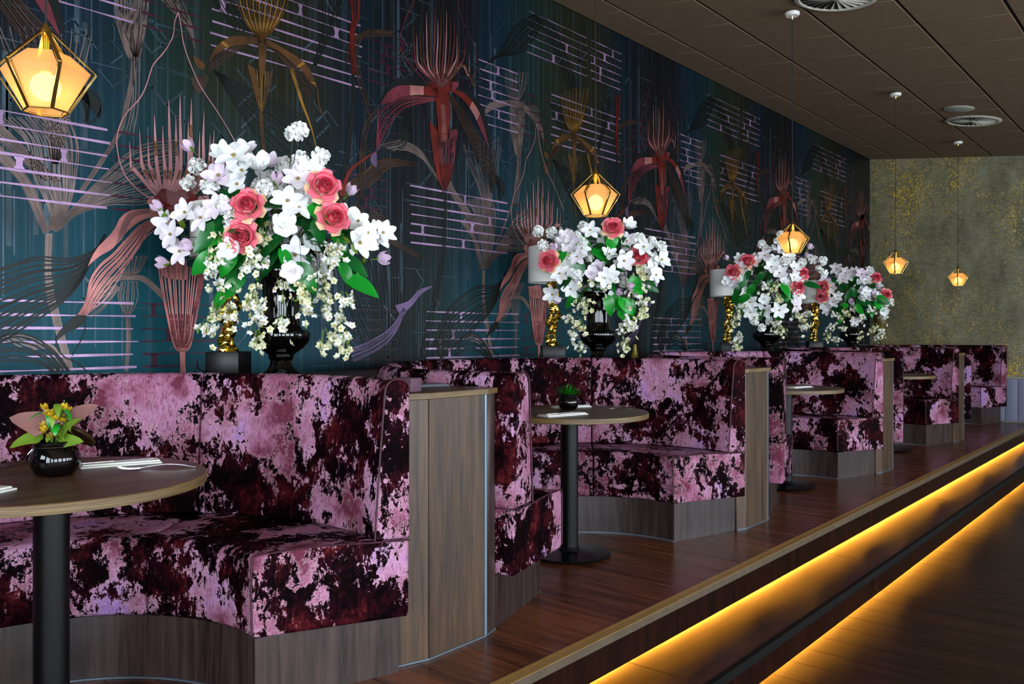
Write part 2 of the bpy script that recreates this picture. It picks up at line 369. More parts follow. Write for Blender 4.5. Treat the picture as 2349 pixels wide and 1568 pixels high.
planks(pf, 0.3, XE, YP+0.04, WY, 0, 0.195, M_FLOOR, split=True)
MB().box(XB, 0.3, YP+0.04, WY, -0.015, 0).build('floor_field', M_FLOOR, pf, smooth=False)
tr = MB().box(XB, XE, YT+0.27, YP+0.25, ZF, ZT-0.015).build('trim_1', M_BLACK, smooth=False); tag(tr, 'step between the platform and the lower floor', kind='structure')
xj = [0.2, 2.9, 5.1, 7.35, 9.7, XE]
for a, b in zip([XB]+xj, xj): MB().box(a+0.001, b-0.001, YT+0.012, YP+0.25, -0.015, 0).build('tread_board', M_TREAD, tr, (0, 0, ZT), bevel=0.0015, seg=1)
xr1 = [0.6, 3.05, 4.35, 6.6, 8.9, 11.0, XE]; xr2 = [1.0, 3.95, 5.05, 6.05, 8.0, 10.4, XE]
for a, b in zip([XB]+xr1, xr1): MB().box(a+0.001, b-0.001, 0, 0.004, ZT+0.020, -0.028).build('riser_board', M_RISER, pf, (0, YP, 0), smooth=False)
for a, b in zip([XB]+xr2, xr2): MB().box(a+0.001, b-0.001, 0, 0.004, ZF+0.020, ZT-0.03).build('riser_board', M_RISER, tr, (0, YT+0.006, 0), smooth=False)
n1 = MB(); n1.box(XB, XE, YP-0.012, YP+0.024, 0, 0.0025); n1.box(XB, XE, YP+0.027, YP+0.042, 0, 0.0025)
n1.build('nosing', M_NOSE, pf, smooth=False)
MB().box(XB, XE, YP-0.012, YP-0.0005, -0.032, -0.0005).build('nosing_face', plain('dull_aluminium', '#5e4f3f', 0.55, 0.3), pf, smooth=False)
n2 = MB(); n2.box(XB, XE, YT-0.012, YT+0.012, -0.035, 0.0022); n2.build('nosing', M_BLACK, tr, (0, 0, ZT), smooth=False)
M_LED = m_emit('amber_led', G4(1.0, 0.38, 0.035), 245.0)
def led(yr, z, parent, seed, label):
    r = random.Random(seed); pts = []; x = XB+0.02; ph = [r.uniform(0, 6) for _ in range(4)]
    while x < XE-0.02:
        wv = 0.45*math.sin(x*3.1+ph[0])+0.3*math.sin(x*6.7+ph[1])+0.25*math.sin(x*13+ph[2])
        pts.append((x, yr+0.085, z+0.0284+0.0046*wv)); x += 0.04
    o = MB().tube(pts, 0.003, 6).build('led_strip', M_LED, None); tag(o, label, 'light strip')
led(YP, ZT, None, 3, 'amber LED strip glowing along the foot of the upper riser')
led(YT+0.006, ZF, None, 8, 'amber LED strip glowing along the foot of the lower riser')

# ================================================================== BOOTHS
PER = 2.62; XC = [0.93+PER*i for i in range(5)]; YC = 2.42
def rad(d): return d*PI/180
def aend(r, r0=0.595, a0=-10.6, r1=1.09, a1=-17.1): return rad(a0+(a1-a0)*(r-r0)/(r1-r0))
def aleft(r): return rad(-19.6+2.0*(r-0.595)/0.495)
def sector(prof, fa, fb, n, thick=0.0):
    m = MB(); v = []; k = len(prof)
    for i in range(n+1):
        u = max(0, (i/n-0.55)/0.45); dr = thick*u*u*(3-2*u)
        for r, z in prof:
            a = fa(r)+(fb(r)-fa(r))*i/n; q = r-dr*max(0, min(1, (1.09-r)/0.07)); v.append((q*math.cos(a), q*math.sin(a), z))
    fs = [(i*k+j, (i+1)*k+j, (i+1)*k+(j+1) % k, i*k+(j+1) % k) for i in range(n) for j in range(k)]
    fs += [tuple(range(k)), tuple(n*k+j for j in range(k-1, -1, -1))]
    m.add(v, fs); return m
seatP = [(0.612, 0.212), (0.600, 0.224), (0.597, 0.34), (0.600, 0.452), (0.612, 0.466), (0.63, 0.470), (0.80, 0.474), (0.975, 0.468), (1.098, 0.468), (1.098, 0.212)]
backP = [(0.985, 0.472), (0.992, 0.6), (1.006, 0.8), (1.018, 0.955), (1.024, 0.98), (1.036, 0.996), (1.055, 1.002), (1.08, 0.998), (1.096, 0.984), (1.101, 0.96), (1.101, 0.472)]
G = 0.0035
A1, A2 = rad(36), rad(144)
segs = [(lambda r: aend(r), lambda r: A1-G/r, 16), (lambda r: A1+G/r, lambda r: A2-G/r, 30), (lambda r: A2+G/r, lambda r: PI-aleft(r), 20)]
def make_booth():
    b = empty('booth_sofa', (XC[0], YC, 0))
    for s, (fa, fb, n) in enumerate(segs):
        st = sector(seatP, fa, fb, n).build('seat_cushion', VEL, b, bevel=0.010, seg=3, ang=50)
        bk = sector(backP, fa, fb, n, 0.06 if s == 2 else 0.0).build('backrest', VEL, b, bevel=0.010, seg=3, ang=50)
        if s != 1:
            f = (lambda r: aend(r)-0.002) if s == 0 else (lambda r: PI-aleft(r)+0.002)
            for part, pr in ((st, seatP[1:9]), (bk, backP[0:10])):
                rq = lambda r: r-(0.06*max(0, min(1, (1.09-r)/0.07)) if s == 2 and part is bk else 0)
                pts = [(rq(r)*math.cos(f(r)), rq(r)*math.sin(f(r)), z) for r, z in pr]
                MB().tube(catmull(pts, 30), 0.0035, 6).build('piping', M_PIPE, part)
    kp = [(0.612, 0.0), (0.612, 0.2105), (1.098, 0.2105), (1.098, 0.0)]
    ke = lambda r: aend(r, 0.6, -10.2, 1.16, -13.4)
    sector(kp, ke, lambda r: PI-ke(r), 48).build('kick_panel', M_KICK, b, smooth=True, ang=30)
    tp = [(0.604, 0.0008), (0.604, 0.007), (0.6115, 0.007), (0.6115, 0.0008)]
    sector(tp, ke, lambda r: PI-ke(r), 48).build('floor_trim', M_TRIM, b)
    return b
booth = make_booth()
BL = ['plum crushed velvet booth around the table with the yellow-flowered jar',
      'plum crushed velvet booth around the table with the grass pot',
      'plum crushed velvet booth around the table with only a white napkin',
      'plum crushed velvet booth around the bare table, next to the corner booth',
      'plum crushed velvet corner booth against the olive gold-flecked wall, without a table']
for i in range(5):
    o = booth if i == 0 else copy_tree(booth)
    o.location = (XC[i]-(0.05 if i == 0 else 0), YC-(0.03 if i == 0 else 0), 0); tag(o, BL[i], 'booth', 'velvet booths along the mural wall')
# dividers: wood piers between the booths with an oak top reaching back to the wall
HP = PER/2; RO = 1.106; ZL = 0.945
def arc(sgn, a0, a1, n, r=RO):   # boundary along the neighbouring booth's back, relative to the pier centre
    return [(sgn*(HP-r*math.cos(rad(a0+(a1-a0)*i/n))), YC+r*math.sin(rad(a0+(a1-a0)*i/n))) for i in range(n+1)]
fl_, ch = 0.150, 0.302
yf, yc_ = 2.138, 2.184
left = arc(-1, -12, 88, 22); right = arc(1, -12, 88, 22)
poly = [(-fl_, yf), (fl_, yf), (ch, yc_)]+right+[(HP-0.004, WY-0.003), (-HP+0.004, WY-0.003)]+left[::-1]+[(-ch, yc_)]
def make_divider(cl, cr):
    ych = lambda c: yf+(c-fl_)*0.3026
    d = empty('booth_divider', (0, 0, 0))
    ib = 0.016
    core = [(-fl_+.01, yf+ib), (fl_-.01, yf+ib), (cr-.012, ych(cr)+ib)]+right[1:]+[(HP-0.004, WY-0.003), (-HP+0.004, WY-0.003)]+left[::-1][:-1]+[(-cl+.012, ych(cl)+ib)]
    MB().prism(core, 0, ZL-0.0228).build('carcass', M_PIER, d, smooth=False)
    MB().prism([(-fl_+.002, yf), (fl_-0.006, yf), (fl_-.006, yf+ib-.001), (-fl_+.002, yf+ib-.001)], 0.004, ZL-0.0235).build('front_panel', M_PIER, d, bevel=0.0015, seg=1)
    for s in (-1, 1):
        ch = cl if s < 0 else cr; yc_ = ych(ch)
        p = [(s*(fl_+(0.008 if s > 0 else 0.001)), yf+(0.0025 if s > 0 else 0.0005)), (s*ch, yc_), (s*(ch-.004), yc_+ib-.001), (s*(fl_+.001), yf+ib-.001)]
        if s < 0: p = p[::-1]
        MB().prism(p, 0.004, ZL-0.0235).build('side_panel', M_KICK if s > 0 else M_PIER, d, bevel=0.0012, seg=1)
    MB().prism([(fl_-0.006, yf-0.003), (fl_+0.002, yf-0.003), (fl_+0.009, yf-.0005), (fl_+0.008, yf+.003), (fl_-0.005, yf+.003)], 0.0, ZL-0.0235).build('corner_trim', M_ALU, d, smooth=False)
    cp = [(-fl_-.002, yf-0.012), (fl_+.002, yf-0.012), (cr+.002, ych(cr)-0.011)]+right[1:]+[(HP-0.004, WY-0.003), (-HP+0.004, WY-0.003)]+left[::-1][:-1]+[(-cl-.002, ych(cl)-0.011)]
    c = MB().prism(cp, ZL-0.0225, ZL).build('oak_top', M_CAP, d, bevel=0.002, seg=1)
    eb = MB(); q = [(-cl-.002, ych(cl)-.0122), (-fl_-.002, yf-.0132), (fl_+.002, yf-.0132), (cr+.002, ych(cr)-.0122)]
    for a, b in zip(q, q[1:]):
        eb.add([(a[0], a[1], ZL-.0215), (b[0], b[1], ZL-.0215), (b[0], b[1], ZL-.002), (a[0], a[1], ZL-.002)], [(0, 1, 2, 3)])
    eb.build('edge_band', M_EDGE, c, smooth=False)
    fb = MB(); q = [(-cl, ych(cl)-.003), (-fl_, yf-.003), (fl_, yf-.003), (cr, ych(cr)-.003)]
    for a, b in zip(q, q[1:]): fb.bar((a[0], a[1], 0.0045), (b[0], b[1], 0.0045), 0.003, 0.007)
    fb.build('floor_trim', M_TRIM, d, smooth=False)
    return d
XD = [(XC[i]+XC[i+1])/2 for i in range(4)]
dv = [make_divider(0.266, 0.235), make_divider(0.235, 0.235)]
DL = ['wooden divider with oak top holding the mauve box and grey folder', 'wooden divider between the grass-pot booth and the napkin-only booth',
      'wooden divider between the napkin-only booth and the bare-table booth', 'wooden divider next to the corner booth at the olive wall']
for i in range(4):
    o = dv[i] if i < 2 else copy_tree(dv[1])
    o.location = (XD[i], 0, 0); tag(o, DL[i], 'divider', 'wooden dividers between booths')
# ledge boards behind the two outer booth halves
def ledge(xc, sgn, xe, label):
    YC = 2.42 if sgn > 0 else 2.39
    a = [(xc+sgn*RO*math.cos(rad(2+86*i/20)), YC+RO*math.sin(rad(2+86*i/20))) for i in range(21)]
    pl = a+[(xc+sgn*0.004, WY-0.003), (xe, WY-0.003), (xe, YC+0.03)]
    if sgn < 0: pl = pl[::-1]
    e = MB().prism(pl, 0.0, ZL-0.03).build('ledge_unit', M_PIER, None, smooth=False)
    MB().prism(pl, ZL-0.0298, ZL).build('oak_top', M_CAP, e, smooth=False); tag(e, label, 'ledge')
ledge(XC[4], 1, XE-0.026, 'oak topped ledge behind the corner booth at the olive wall')
ledge(XC[0]-0.05, -1, XB+0.004, 'oak topped ledge behind the booth with the yellow-flowered jar')
# things lying on the first divider
p1 = gz(932, 888, ZL)
o = MB().box(-0.03, 0.03, -0.045, 0.045, 0, 0.05).build('small_box', plain('mauve_card', '#5b3a4a', 0.6), None, (2.072, 2.232, ZL+0.0005), (0, 0, 0.1), bevel=0.003)
tag(o, 'small mauve box on the oak divider top', 'box')
f = empty('folded_menu', (2.305, 2.40, ZL+0.001), -0.35)
mm = plain('grey_folder', '#5a6068', 0.5)
MB().box(-0.10, 0.10, -0.05, 0.05, 0, 0.004).build('cover', mm, f, bevel=0.001)
MB().box(-0.095, 0.098, -0.046, 0.049, 0.0045, 0.009).build('cover', mm, f, bevel=0.001)
tag(f, 'grey folded menu lying on the oak divider top', 'menu')

# ================================================================== TABLES
TR = 0.41
TPOS = [gt(118, 0, 2.36), gt(1306, 0, 4.39), gt(1803, 0, 6.35), Vector((8.80, 2.50, 0))]
def make_table():
    t = empty('bistro_table')
    top = MB().lathe([(0, 0.722), (TR-0.002, 0.722), (TR-.0015, 0.748), (TR-.003, 0.7495), (0, 0.7495)], 72, cap=False).build('tabletop', M_TOP, t)
    MB().lathe([(TR-0.0015, 0.7222), (TR, 0.7235), (TR, 0.747), (TR-0.0015, 0.7485)], 72, cap=False).build('edge_band', M_EDGE, top)
    MB().lathe([(0, .01), (0.046, 0.012), (0.046, 0.712), (0, 0.712)], 28, cap=False).build('column', M_BMET, t)
    MB().box(-0.13, 0.13, -0.13, 0.13, 0.712, 0.7215).build('mounting_plate', M_BMET, t, bevel=0.002)
    MB().lathe([(0, 0.006), (0.205, 0.006), (0.213, 0.009), (0.215, 0.014), (0.21, 0.019), (0.12, 0.026), (0.06, 0.032), (0.05, 0.05), (0, 0.05)], 56, cap=False).build('base', M_BASEM, t)
    for k in range(4): MB().lathe([(0, 0), (0.012, 0), (0.012, 0.0065), (0, 0.0065)], 10, cap=False).build('foot', M_BLACK, t, (0.16*math.cos(PI/4+k*PI/2), 0.16*math.sin(PI/4+k*PI/2), 0))
    return t
tb = make_table()
TLB = ['round wooden pedestal table with the yellow-flowered jar', 'round wooden pedestal table with the grass pot', 'round wooden pedestal table with only a white napkin', 'bare round wooden pedestal table in the booth before the corner booth']
for i in range(4):
    o = tb if i == 0 else copy_tree(tb); o.location = (TPOS[i].x, TPOS[i].y, 0); tag(o, TLB[i], 'table', 'round tables in the booths')
ZTB = 0.7497
def napkin(a, b, wdt, label, knife=False, klabel=None):
    a, b = Vector((a.x, a.y, ZTB)), Vector((b.x, b.y, ZTB)); d = b-a; Ln = d.length; rz = math.atan2(d.y, d.x)
    e = empty('napkin', (a+b)/2, rz)
    MB().box(-Ln/2, Ln/2, -wdt/2, wdt/2, 0, 0.005).build('lower_fold', M_NAP, e, bevel=0.0015)
    MB().box(-Ln/2+.006, Ln/2-.004, -wdt/2+.012, wdt/2, 0.0055, 0.010).build('upper_fold', M_NAP, e, bevel=0.0015)
    tag(e, label, 'napkin', 'white napkins on the tables')
    if knife:
        k = empty('knife', (a+b)/2+Vector((0, 0, 0.0102)), rz+0.06)
        MB().prism([(-0.115, -.006), (-0.02, -.0045), (-0.02, .0045), (-0.115, .006)], 0, 0.005).build('handle', M_STEEL, k, bevel=0.0015)
        MB().prism([(-0.02, -.0045), (0.07, -.008), (0.095, -.004), (0.10, .004), (-0.02, .0045)], 0.001, 0.003).build('blade', M_STEEL, k, smooth=False)
        tag(k, klabel, 'knife', 'steel cutlery on the tables')
napkin(gz(183, 1064, .76), gz(368, 1051, .76), 0.075, 'white napkin under a knife beside the yellow-flowered jar', True, 'steel knife on the napkin beside the yellow-flowered jar')
napkin(gz(-60, 1128, .76), gz(14, 1112, .76), 0.07, 'white napkin lying without a knife by the table rim near the yellow-flowered jar')
napkin(gz(1245, 951, .76), gz(1336, 944, .76), 0.09, 'white napkin under a knife in front of the grass pot', True, 'steel knife on the napkin in front of the grass pot')
napkin(gz(1268, 931, .76), gz(1352, 928, .76), 0.06, 'white napkin lying behind the grass pot')
napkin(gz(1812, 887, .76), gz(1853, 884, .76), 0.09, 'white napkin on the table without any pot')
def fork(a, b, label):
    a, b = Vector((a.x, a.y, ZTB)), Vector((b.x, b.y, ZTB)); d = b-a; Ln = d.length; rz = math.atan2(d.y, d.x)
    e = empty('fork', a, rz)
    def prof(u): return 0.0015+0.018*math.exp(-((u-0.25)/0.16)**2)*0+0.010*max(0, math.sin((u-0.15)*PI/0.85))**2
    st = MB(); N = 24; v = []
    for i in range(N+1):
        u = 0.28+0.72*i/N; x = Ln*u; hw = 0.004 if u < 0.85 else 0.004+0.004*(u-0.85)/0.15
        if u < 0.34: hw = 0.009
        z = 0.002+0.010*math.sin((u-0.28)/0.72*PI)
        v += [(x, -hw, z), (x, hw, z), (x, hw, z+.002), (x, -hw, z+.002)]
    fs = [(4*i+j, 4*i+(j+1) % 4, 4*i+4+(j+1) % 4, 4*i+4+j) for i in range(N) for j in range(4)]+[(3, 2, 1, 0), (4*N, 4*N+1, 4*N+2, 4*N+3)]
    st.add(v, fs); st.build('handle', M_STEEL, e)
    for k in range(4):
        y = -0.0085+k*0.0057
        MB().tube(catmull([(Ln*0.28, y, 0.003), (Ln*0.16, y*1.1, 0.0015), (Ln*0.05, y*1.1, 0.004), (0, y*1.05, 0.009)], 10), 0.0011, 5).build('tine', M_STEEL, e)
    tag(e, label, 'fork', 'steel cutlery on the tables')
fork(gz(272, 1076, .75), gz(450, 1072, .75), 'steel fork lying near the rim beside the napkin and yellow-flowered jar')
fork(gz(-90, 1110, .75), gz(26, 1068, .75), 'steel fork pointing at the yellow-flowered jar')
fork(gz(1392, 939, .75), gz(1446, 933, .75), 'steel fork on the table with the grass pot')
# jars
M_LIDG = m_shade('amber_smoked_glass', G4(0.20, 0.12, 0.05), 0.55)
def blade(Ln, wd, n=6, curl=0.5, fold=0.12, tipw=0.02, shape=None):
    v = []; fs = []
    for i in range(n+1):
        u = i/n; hw = wd*(math.sin(PI*min(1, u**0.75*0.97+0.02)))**0.8*0.5 if shape is None else wd*0.5*shape(u)
        x = Ln*(math.sin(curl*u)/curl if abs(curl) > 1e-4 else u); z = -Ln*((1-math.cos(curl*u))/curl if abs(curl) > 1e-4 else 0)
        v += [(x, -hw, z+fold*hw), (x, 0, z), (x, hw, z+fold*hw)]
    for i in range(n):
        for j in range(2): fs.append((3*i+j, 3*i+3+j, 3*i+4+j, 3*i+1+j))
    return v, fs
def m_leaf(name, c0, c1, rough=0.35):
    t = NT(name); n = t.noise(t.objc(), 12, 3); r = t.rnd()
    c = t.mix(t.math('MULTIPLY', t.math('ADD', n, r), 0.5), L(c0), L(c1))
    t.P(Base_Color=c, Roughness=rough); t.b.inputs['Subsurface Weight'].default_value = 0; return t.m
M_LEAF = m_leaf('glossy_green_leaf', '#05501a', '#1cb52c', 0.28)
M_LEAF2 = m_leaf('dark_green_leaf', '#03280f', '#0e7028', 0.3)
M_LIME = m_leaf('lime_leaf', '#3f6614', '#7f9c30', 0.4)
M_BLUSH = m_leaf('blush_leaf', '#7a4a48', '#96706a', 0.5)
M_YEL = m_leaf('yellow_bloom', '#8a6c08', '#d9b21c', 0.5)
M_GRASS = m_leaf('grass_green', '#0a4a08', '#1f8a14', 0.4)
def jar(loc, sc, label, kind, rz=0.0):
    j = empty('glass_jar' if kind == 0 else 'glass_jar', loc, rz); j.scale = (sc,)*3
    pr = [(0, 0.0), (0.040, 0.0), (0.050, 0.008), (0.058, 0.028), (0.058, 0.05), (0.050, 0.068), (0.047, 0.074), (0.050, 0.078), (0.050, 0.086), (0.046, 0.088), (0.044, 0.078), (0, 0.070)]
    MB().lathe(pr, 40, cap=False).build('jar_body', M_GLASSJ, j)
    ring = [(0.0515*math.cos(a), 0.0515*math.sin(a), 0.075) for a in [2*PI*i/36 for i in range(36)]]
    MB().tube(ring, 0.0013, 6, closed=True).build('wire_ring', M_STEEL, j)
    # open wire clasp on the side
    MB().tube(catmull([(-0.051, 0, 0.075), (-0.060, -.008, 0.06), (-0.070, -.01, 0.045), (-0.078, -0.006, 0.030), (-0.074, 0.006, 0.034), (-0.062, 0.008, 0.062), (-0.051, 0.006, 0.075)], 24), 0.0013, 5).build('wire_clasp', M_STEEL, j)
    lid = MB().lathe([(0, 0.0), (0.046, 0.0), (0.048, 0.005), (0.04, 0.011), (0, 0.013)], 32, cap=False).build('lid', M_LIDG, j, (0.028, 0.052, 0.092), (rad(-38), 0, rad(-28)))
    MB().tube(catmull([(0.045, 0.03, 0.076), (0.05, 0.045, 0.084), (0.045, 0.05, 0.09)], 8), 0.0013, 5).build('wire_hinge', M_STEEL, j)
    rr = random.Random(5+kind)
    if kind == 0:
        def lf(name, mt, p, az, el, Ln, wd, curl, sh=None, roll=0.0):
            v, fs = blade(Ln, wd, 6, curl, 0.2, shape=sh); m = MB(); m.add(v, fs)
            q = Quaternion((0, 0, 1), az) @ Quaternion((0, 1, 0), -el) @ Quaternion((1, 0, 0), roll); m.build(name, mt, j, p, q)
        heart = lambda u: (1-u)**0.6*min(1, u*6+.25)
        lf('blush_leaf', M_BLUSH, (-0.012, -.01, 0.12), rad(205), 0.5, 0.10, 0.085, 0.7, heart, -1.0)
        lf('blush_leaf', M_BLUSH, (0.02, 0.02, 0.13), rad(10), 0.75, 0.085, 0.07, 0.6, heart, 1.0)
        lf('lime_leaf', M_LIME, (-0.02, -.02, 0.10), rad(215), 0.0, 0.085, 0.05, 1.0, heart, -0.8)
        lf('lime_leaf', M_LIME, (0.02, -.01, 0.10), rad(-20), 0.95, 0.07, 0.052, 0.7, heart, 1.0)
        lf('lime_leaf', M_LIME, (0.02, -.015, 0.085), rad(-20), 0.2, 0.065, 0.05, 0.6, heart, 1.0)
        for k in range(26):
            a = rr.uniform(0, 2*PI); h = rr.uniform(0.085, 0.185)
            lf('leaf', M_LIME if k % 3 else M_LEAF, (0.016*math.cos(a), 0.016*math.sin(a), h), a, rr.uniform(-0.9, 0.5), rr.uniform(0.035, 0.055), 0.018, rr.uniform(0.5, 1.5))
        for k in range(18):
            a = rr.uniform(0, 2*PI); h = rr.uniform(0.09, 0.17); r0 = rr.uniform(0.015, 0.032); m = MB()
            for q in range(5):
                v, fs = blade(0.020, 0.016, 4, -0.8); R = Matrix.Rotation(q*2*PI/5, 4, 'Z') @ Matrix.Rotation(-0.7, 4, 'Y'); m.add([R @ Vector(x) for x in v], fs)
            m.build('yellow_flower', M_YEL, j, (r0*math.cos(a), r0*math.sin(a), h), (rr.uniform(-.8, .8), rr.uniform(-.8, .8), a))
        st = MB()
        for k in range(7): a = k*0.9; st.tube(catmull([(0.01*math.cos(a), 0.01*math.sin(a), 0.05), (0.012*math.cos(a), 0.012*math.sin(a), 0.12), (0.02*math.cos(a+.5), 0.02*math.sin(a+.5), 0.19-0.01*k)], 8), 0.0016, 5)
        tag(st.build('stems', M_LIME, j), kind='stuff')
    else:
        for k in range(90):
            a = k*2.39996; q = math.sqrt((k+.5)/90); v, fs = blade(rr.uniform(0.060, 0.085), 0.007, 4, rr.uniform(0.3, 0.9)); m = MB(); m.add(v, fs)
            el = PI/2-q*0.95+rr.uniform(-.15, .15)
            m.build('grass_blade', M_GRASS, j, (0.030*q*math.cos(a), 0.030*q*math.sin(a), 0.074), Quaternion((0, 0, 1), a) @ Quaternion((0, 1, 0), -el))
    tag(j, label, 'plant jar'); return j
p = gz(127, 1089, ZTB); jar((p.x, p.y, ZTB+.0003), 1.12, 'smoked glass clip jar planted with yellow flowers and blush leaves', 0, YAW-PI/2)
p = gz(1304, 938, ZTB); jar((p.x, p.y, ZTB+.0003), 0.93, 'smoked glass clip jar planted with bushy green grass', 1, YAW-PI/2)

# ================================================================== MURAL PRINT (flat print on the paper, repeats every 2.78 m)
MP = 2.78
def wp(px, py): q = gy(px, py, WY); return Vector((q.x, q.z))
class Print:
    def __init__(s): s.v = []; s.f = []; s.m = []
    def ribbon(s, pts, w, mi=0, n=20, raw=False):
        """pts in photo pixels (or wall coordinates if raw); w: metres, number or function of 0..1"""
        P = [Vector(p) for p in pts] if raw else [wp(*p) for p in pts]
        P = catmull(P, n) if len(P) > 2 else [P[0].lerp(P[1], i/max(1, n)) for i in range(n+1)]
        b = len(s.v); N = len(P)
        for i, p in enumerate(P):
            d = P[min(i+1, N-1)]-P[max(i-1, 0)]
            d = d.normalized() if d.length > 1e-9 else Vector((1, 0)); nn = Vector((-d.y, d.x))
            h = (w(i/(N-1)) if callable(w) else w)/2
            s.v += [p+nn*h, p-nn*h]
        for i in range(N-1): s.f.append((b+2*i, b+2*i+1, b+2*i+3, b+2*i+2)); s.m.append(mi)
    def bundle(s, A, B, n, w, mi=0, seg=22, jit=0.0, seed=1):
        r = random.Random(seed); a = catmull([wp(*p) for p in A], seg); b_ = catmull([wp(*p) for p in B], seg)
        for k in range(n):
            u = k/(n-1) if n > 1 else 0.5; ph = r.uniform(0, 6)
            u2 = u+r.uniform(-.3, .3)/n
            s.ribbon([a[i].lerp(b_[i], u2+jit*math.sin(ph+i*0.5)) for i in range(seg+1)], w, mi, seg, raw=True)
    def poly(s, pts, mi=0, smooth=True):
        P = [wp(*p) for p in pts]
        if smooth: P = catmull(P+[P[0]], len(P)*4)[:-1]
        b = len(s.v); s.v += P; s.f.append(tuple(range(b, b+len(P)))); s.m.append(mi)
    def strip(s, A, B, mi=0, n=20):
        a = catmull([wp(*p) for p in A], n); c = catmull([wp(*p) for p in B], n); b = len(s.v)
        for i in range(n+1): s.v += [a[i], c[i]]
        for i in range(n): s.f.append((b+2*i, b+2*i+1, b+2*i+3, b+2*i+2)); s.m.append(mi if not callable(mi) else mi(i/n))
    def rect(s, x0, x1, z0, z1, mi=0):
        b = len(s.v); s.v += [Vector((x0, z0)), Vector((x1, z0)), Vector((x1, z1)), Vector((x0, z1))]; s.f.append((b, b+1, b+2, b+3)); s.m.append(mi)
    def place(s, name, mats, layer, ks=(-1, 0, 1, 2, 3, 4)):
        y = WY-0.0007*layer; base = None
        for k in ks:
            dx = MP*k
            keep = [(f, m) for f, m in zip(s.f, s.m) if all(0.0 < s.v[i].x+dx < XE-0.01 and 0.5 < s.v[i].y < ZC-0.01 for i in f)]
            if not keep: continue
            full = len(keep) == len(s.f)
            if full and base: me = base
            else:
                used = sorted({i for f, _ in keep for i in f}); mp = {i: j for j, i in enumerate(used)}
                me = bpy.data.meshes.new(name); me.from_pydata([(s.v[i].x, 0, s.v[i].y) for i in used], [], [[mp[i] for i in f] for f, _ in keep])
                for mt in mats: me.materials.append(mt)
                me.polygons.foreach_set('material_index', [m for _, m in keep]); me.update()
                if full: base = me
            link(name, me, wl, (dx, y, 0))
def ink(name, col, rough=0.42, var=0.25, metal=0.0):
    return plain(name, col, 0.44, 0.58, min(.5, var*1.5), 7)
I_PINK = ink('ink_mauve', '#a07fa2'); I_MAR = ink('ink_maroon', '#3a1226'); I_DK = ink('ink_black', '#121716'); I_DECO = ink('ink_slate', '#364853', 0.45, 0.3)
I_DECO2 = ink('ink_slate_dark', '#26383f'); I_BEI = ink('ink_beige', '#6b5a55', 0.45, 0.35); I_SAL = ink('ink_salmon', '#b0706c', 0.42, 0.3); I_ROSE = ink('ink_rose', '#a9787a', 0.42, 0.25)
I_RED = ink('ink_red', '#651a12', 0.42, 0.4); I_CRIM = ink('ink_crimson', '#6e2c36', 0.42, 0.3); I_GOLD = ink('ink_gold', '#55371a', 0.4, 0.45); I_GLT = ink('ink_bright_gold', '#8a6424', 0.35, 0.3)
I_BRN = ink('ink_brown', '#3a2a20', 0.45, 0.4); I_LIL = ink('ink_lilac', '#5d4a6a')
# deco lines
rd = random.Random(21); dp = Print()
for k in range(84):
    x = 1.2+MP*rd.random(); z0 = rd.uniform(0.95, 3.0); dp.rect(x, x+rd.choice((.004, .006, .006, .022)), z0, z0+rd.uniform(.25, .9), rd.randrange(2))
for k in range(90):
    x = 1.2+MP*rd.random()*0.95; z = rd.uniform(0.95, 3.4); dp.rect(x, x+rd.uniform(.06, .2), z, z+.005, rd.randrange(2))
for k in range(70):
    x = 1.25+MP*rd.random()*0.92; z = rd.uniform(1.0, 3.3); r = rd.uniform(.05, .11); sg = rd.choice((-1, 1))
    dp.ribbon([(x, z), (x+r, z+r*sg)], rd.choice((.005, .012)), rd.randrange(2), 2, raw=True); dp.ribbon([(x+r, z+r*sg), (x+(2*r if k % 2 else 0), z+(0 if k % 2 else 2*r*sg))], .006, rd.randrange(2), 2, raw=True)
dp.place('printed_deco_lines', [I_DECO, I_DECO2], 1)
# web flowers in beige
wf = Print()
wf.bundle([(100, 535), (70, 470), (40, 410), (-20, 352)], [(110, 530), (88, 455), (58, 400), (0, 335)], 10, .006)
wf.bundle([(110, 530), (112, 480), (75, 400), (55, 320), (0, 270)], [(122, 525), (160, 470), (175, 400), (178, 330), (158, 262)], 22, .0045, jit=.012)
wf.bundle([(122, 530), (165, 478), (235, 405), (310, 340), (400, 322)], [(132, 530), (180, 490), (260, 470), (330, 468), (410, 440)], 20, .0045, jit=.012, seed=3)
wf.bundle([(104, 535), (104, 650), (120, 730), (152, 850)], [(119, 535), (118, 640), (136, 720), (168, 850)], 7, .005)
wf.bundle([(40, 765), (90, 780), (130, 800), (150, 850)], [(0, 770), (60, 800), (110, 800), (140, 840)], 6, .005)
wf.bundle([(263, -60), (264, 20), (272, 70), (290, 125), (302, 138)], [(342, -60), (340, 20), (330, 70), (322, 125), (312, 138)], 20, .0045, jit=.01)
wf.bundle([(302, 138), (298, 180), (285, 240), (265, 310), (180, 440)], [(312, 138), (306, 190), (293, 250), (272, 315), (190, 440)], 6, .005)
wf.bundle([(360, -40), (380, 10), (420, 50), (440, 90)], [(400, -40), (420, 10), (440, 60), (445, 110)], 8, .005)
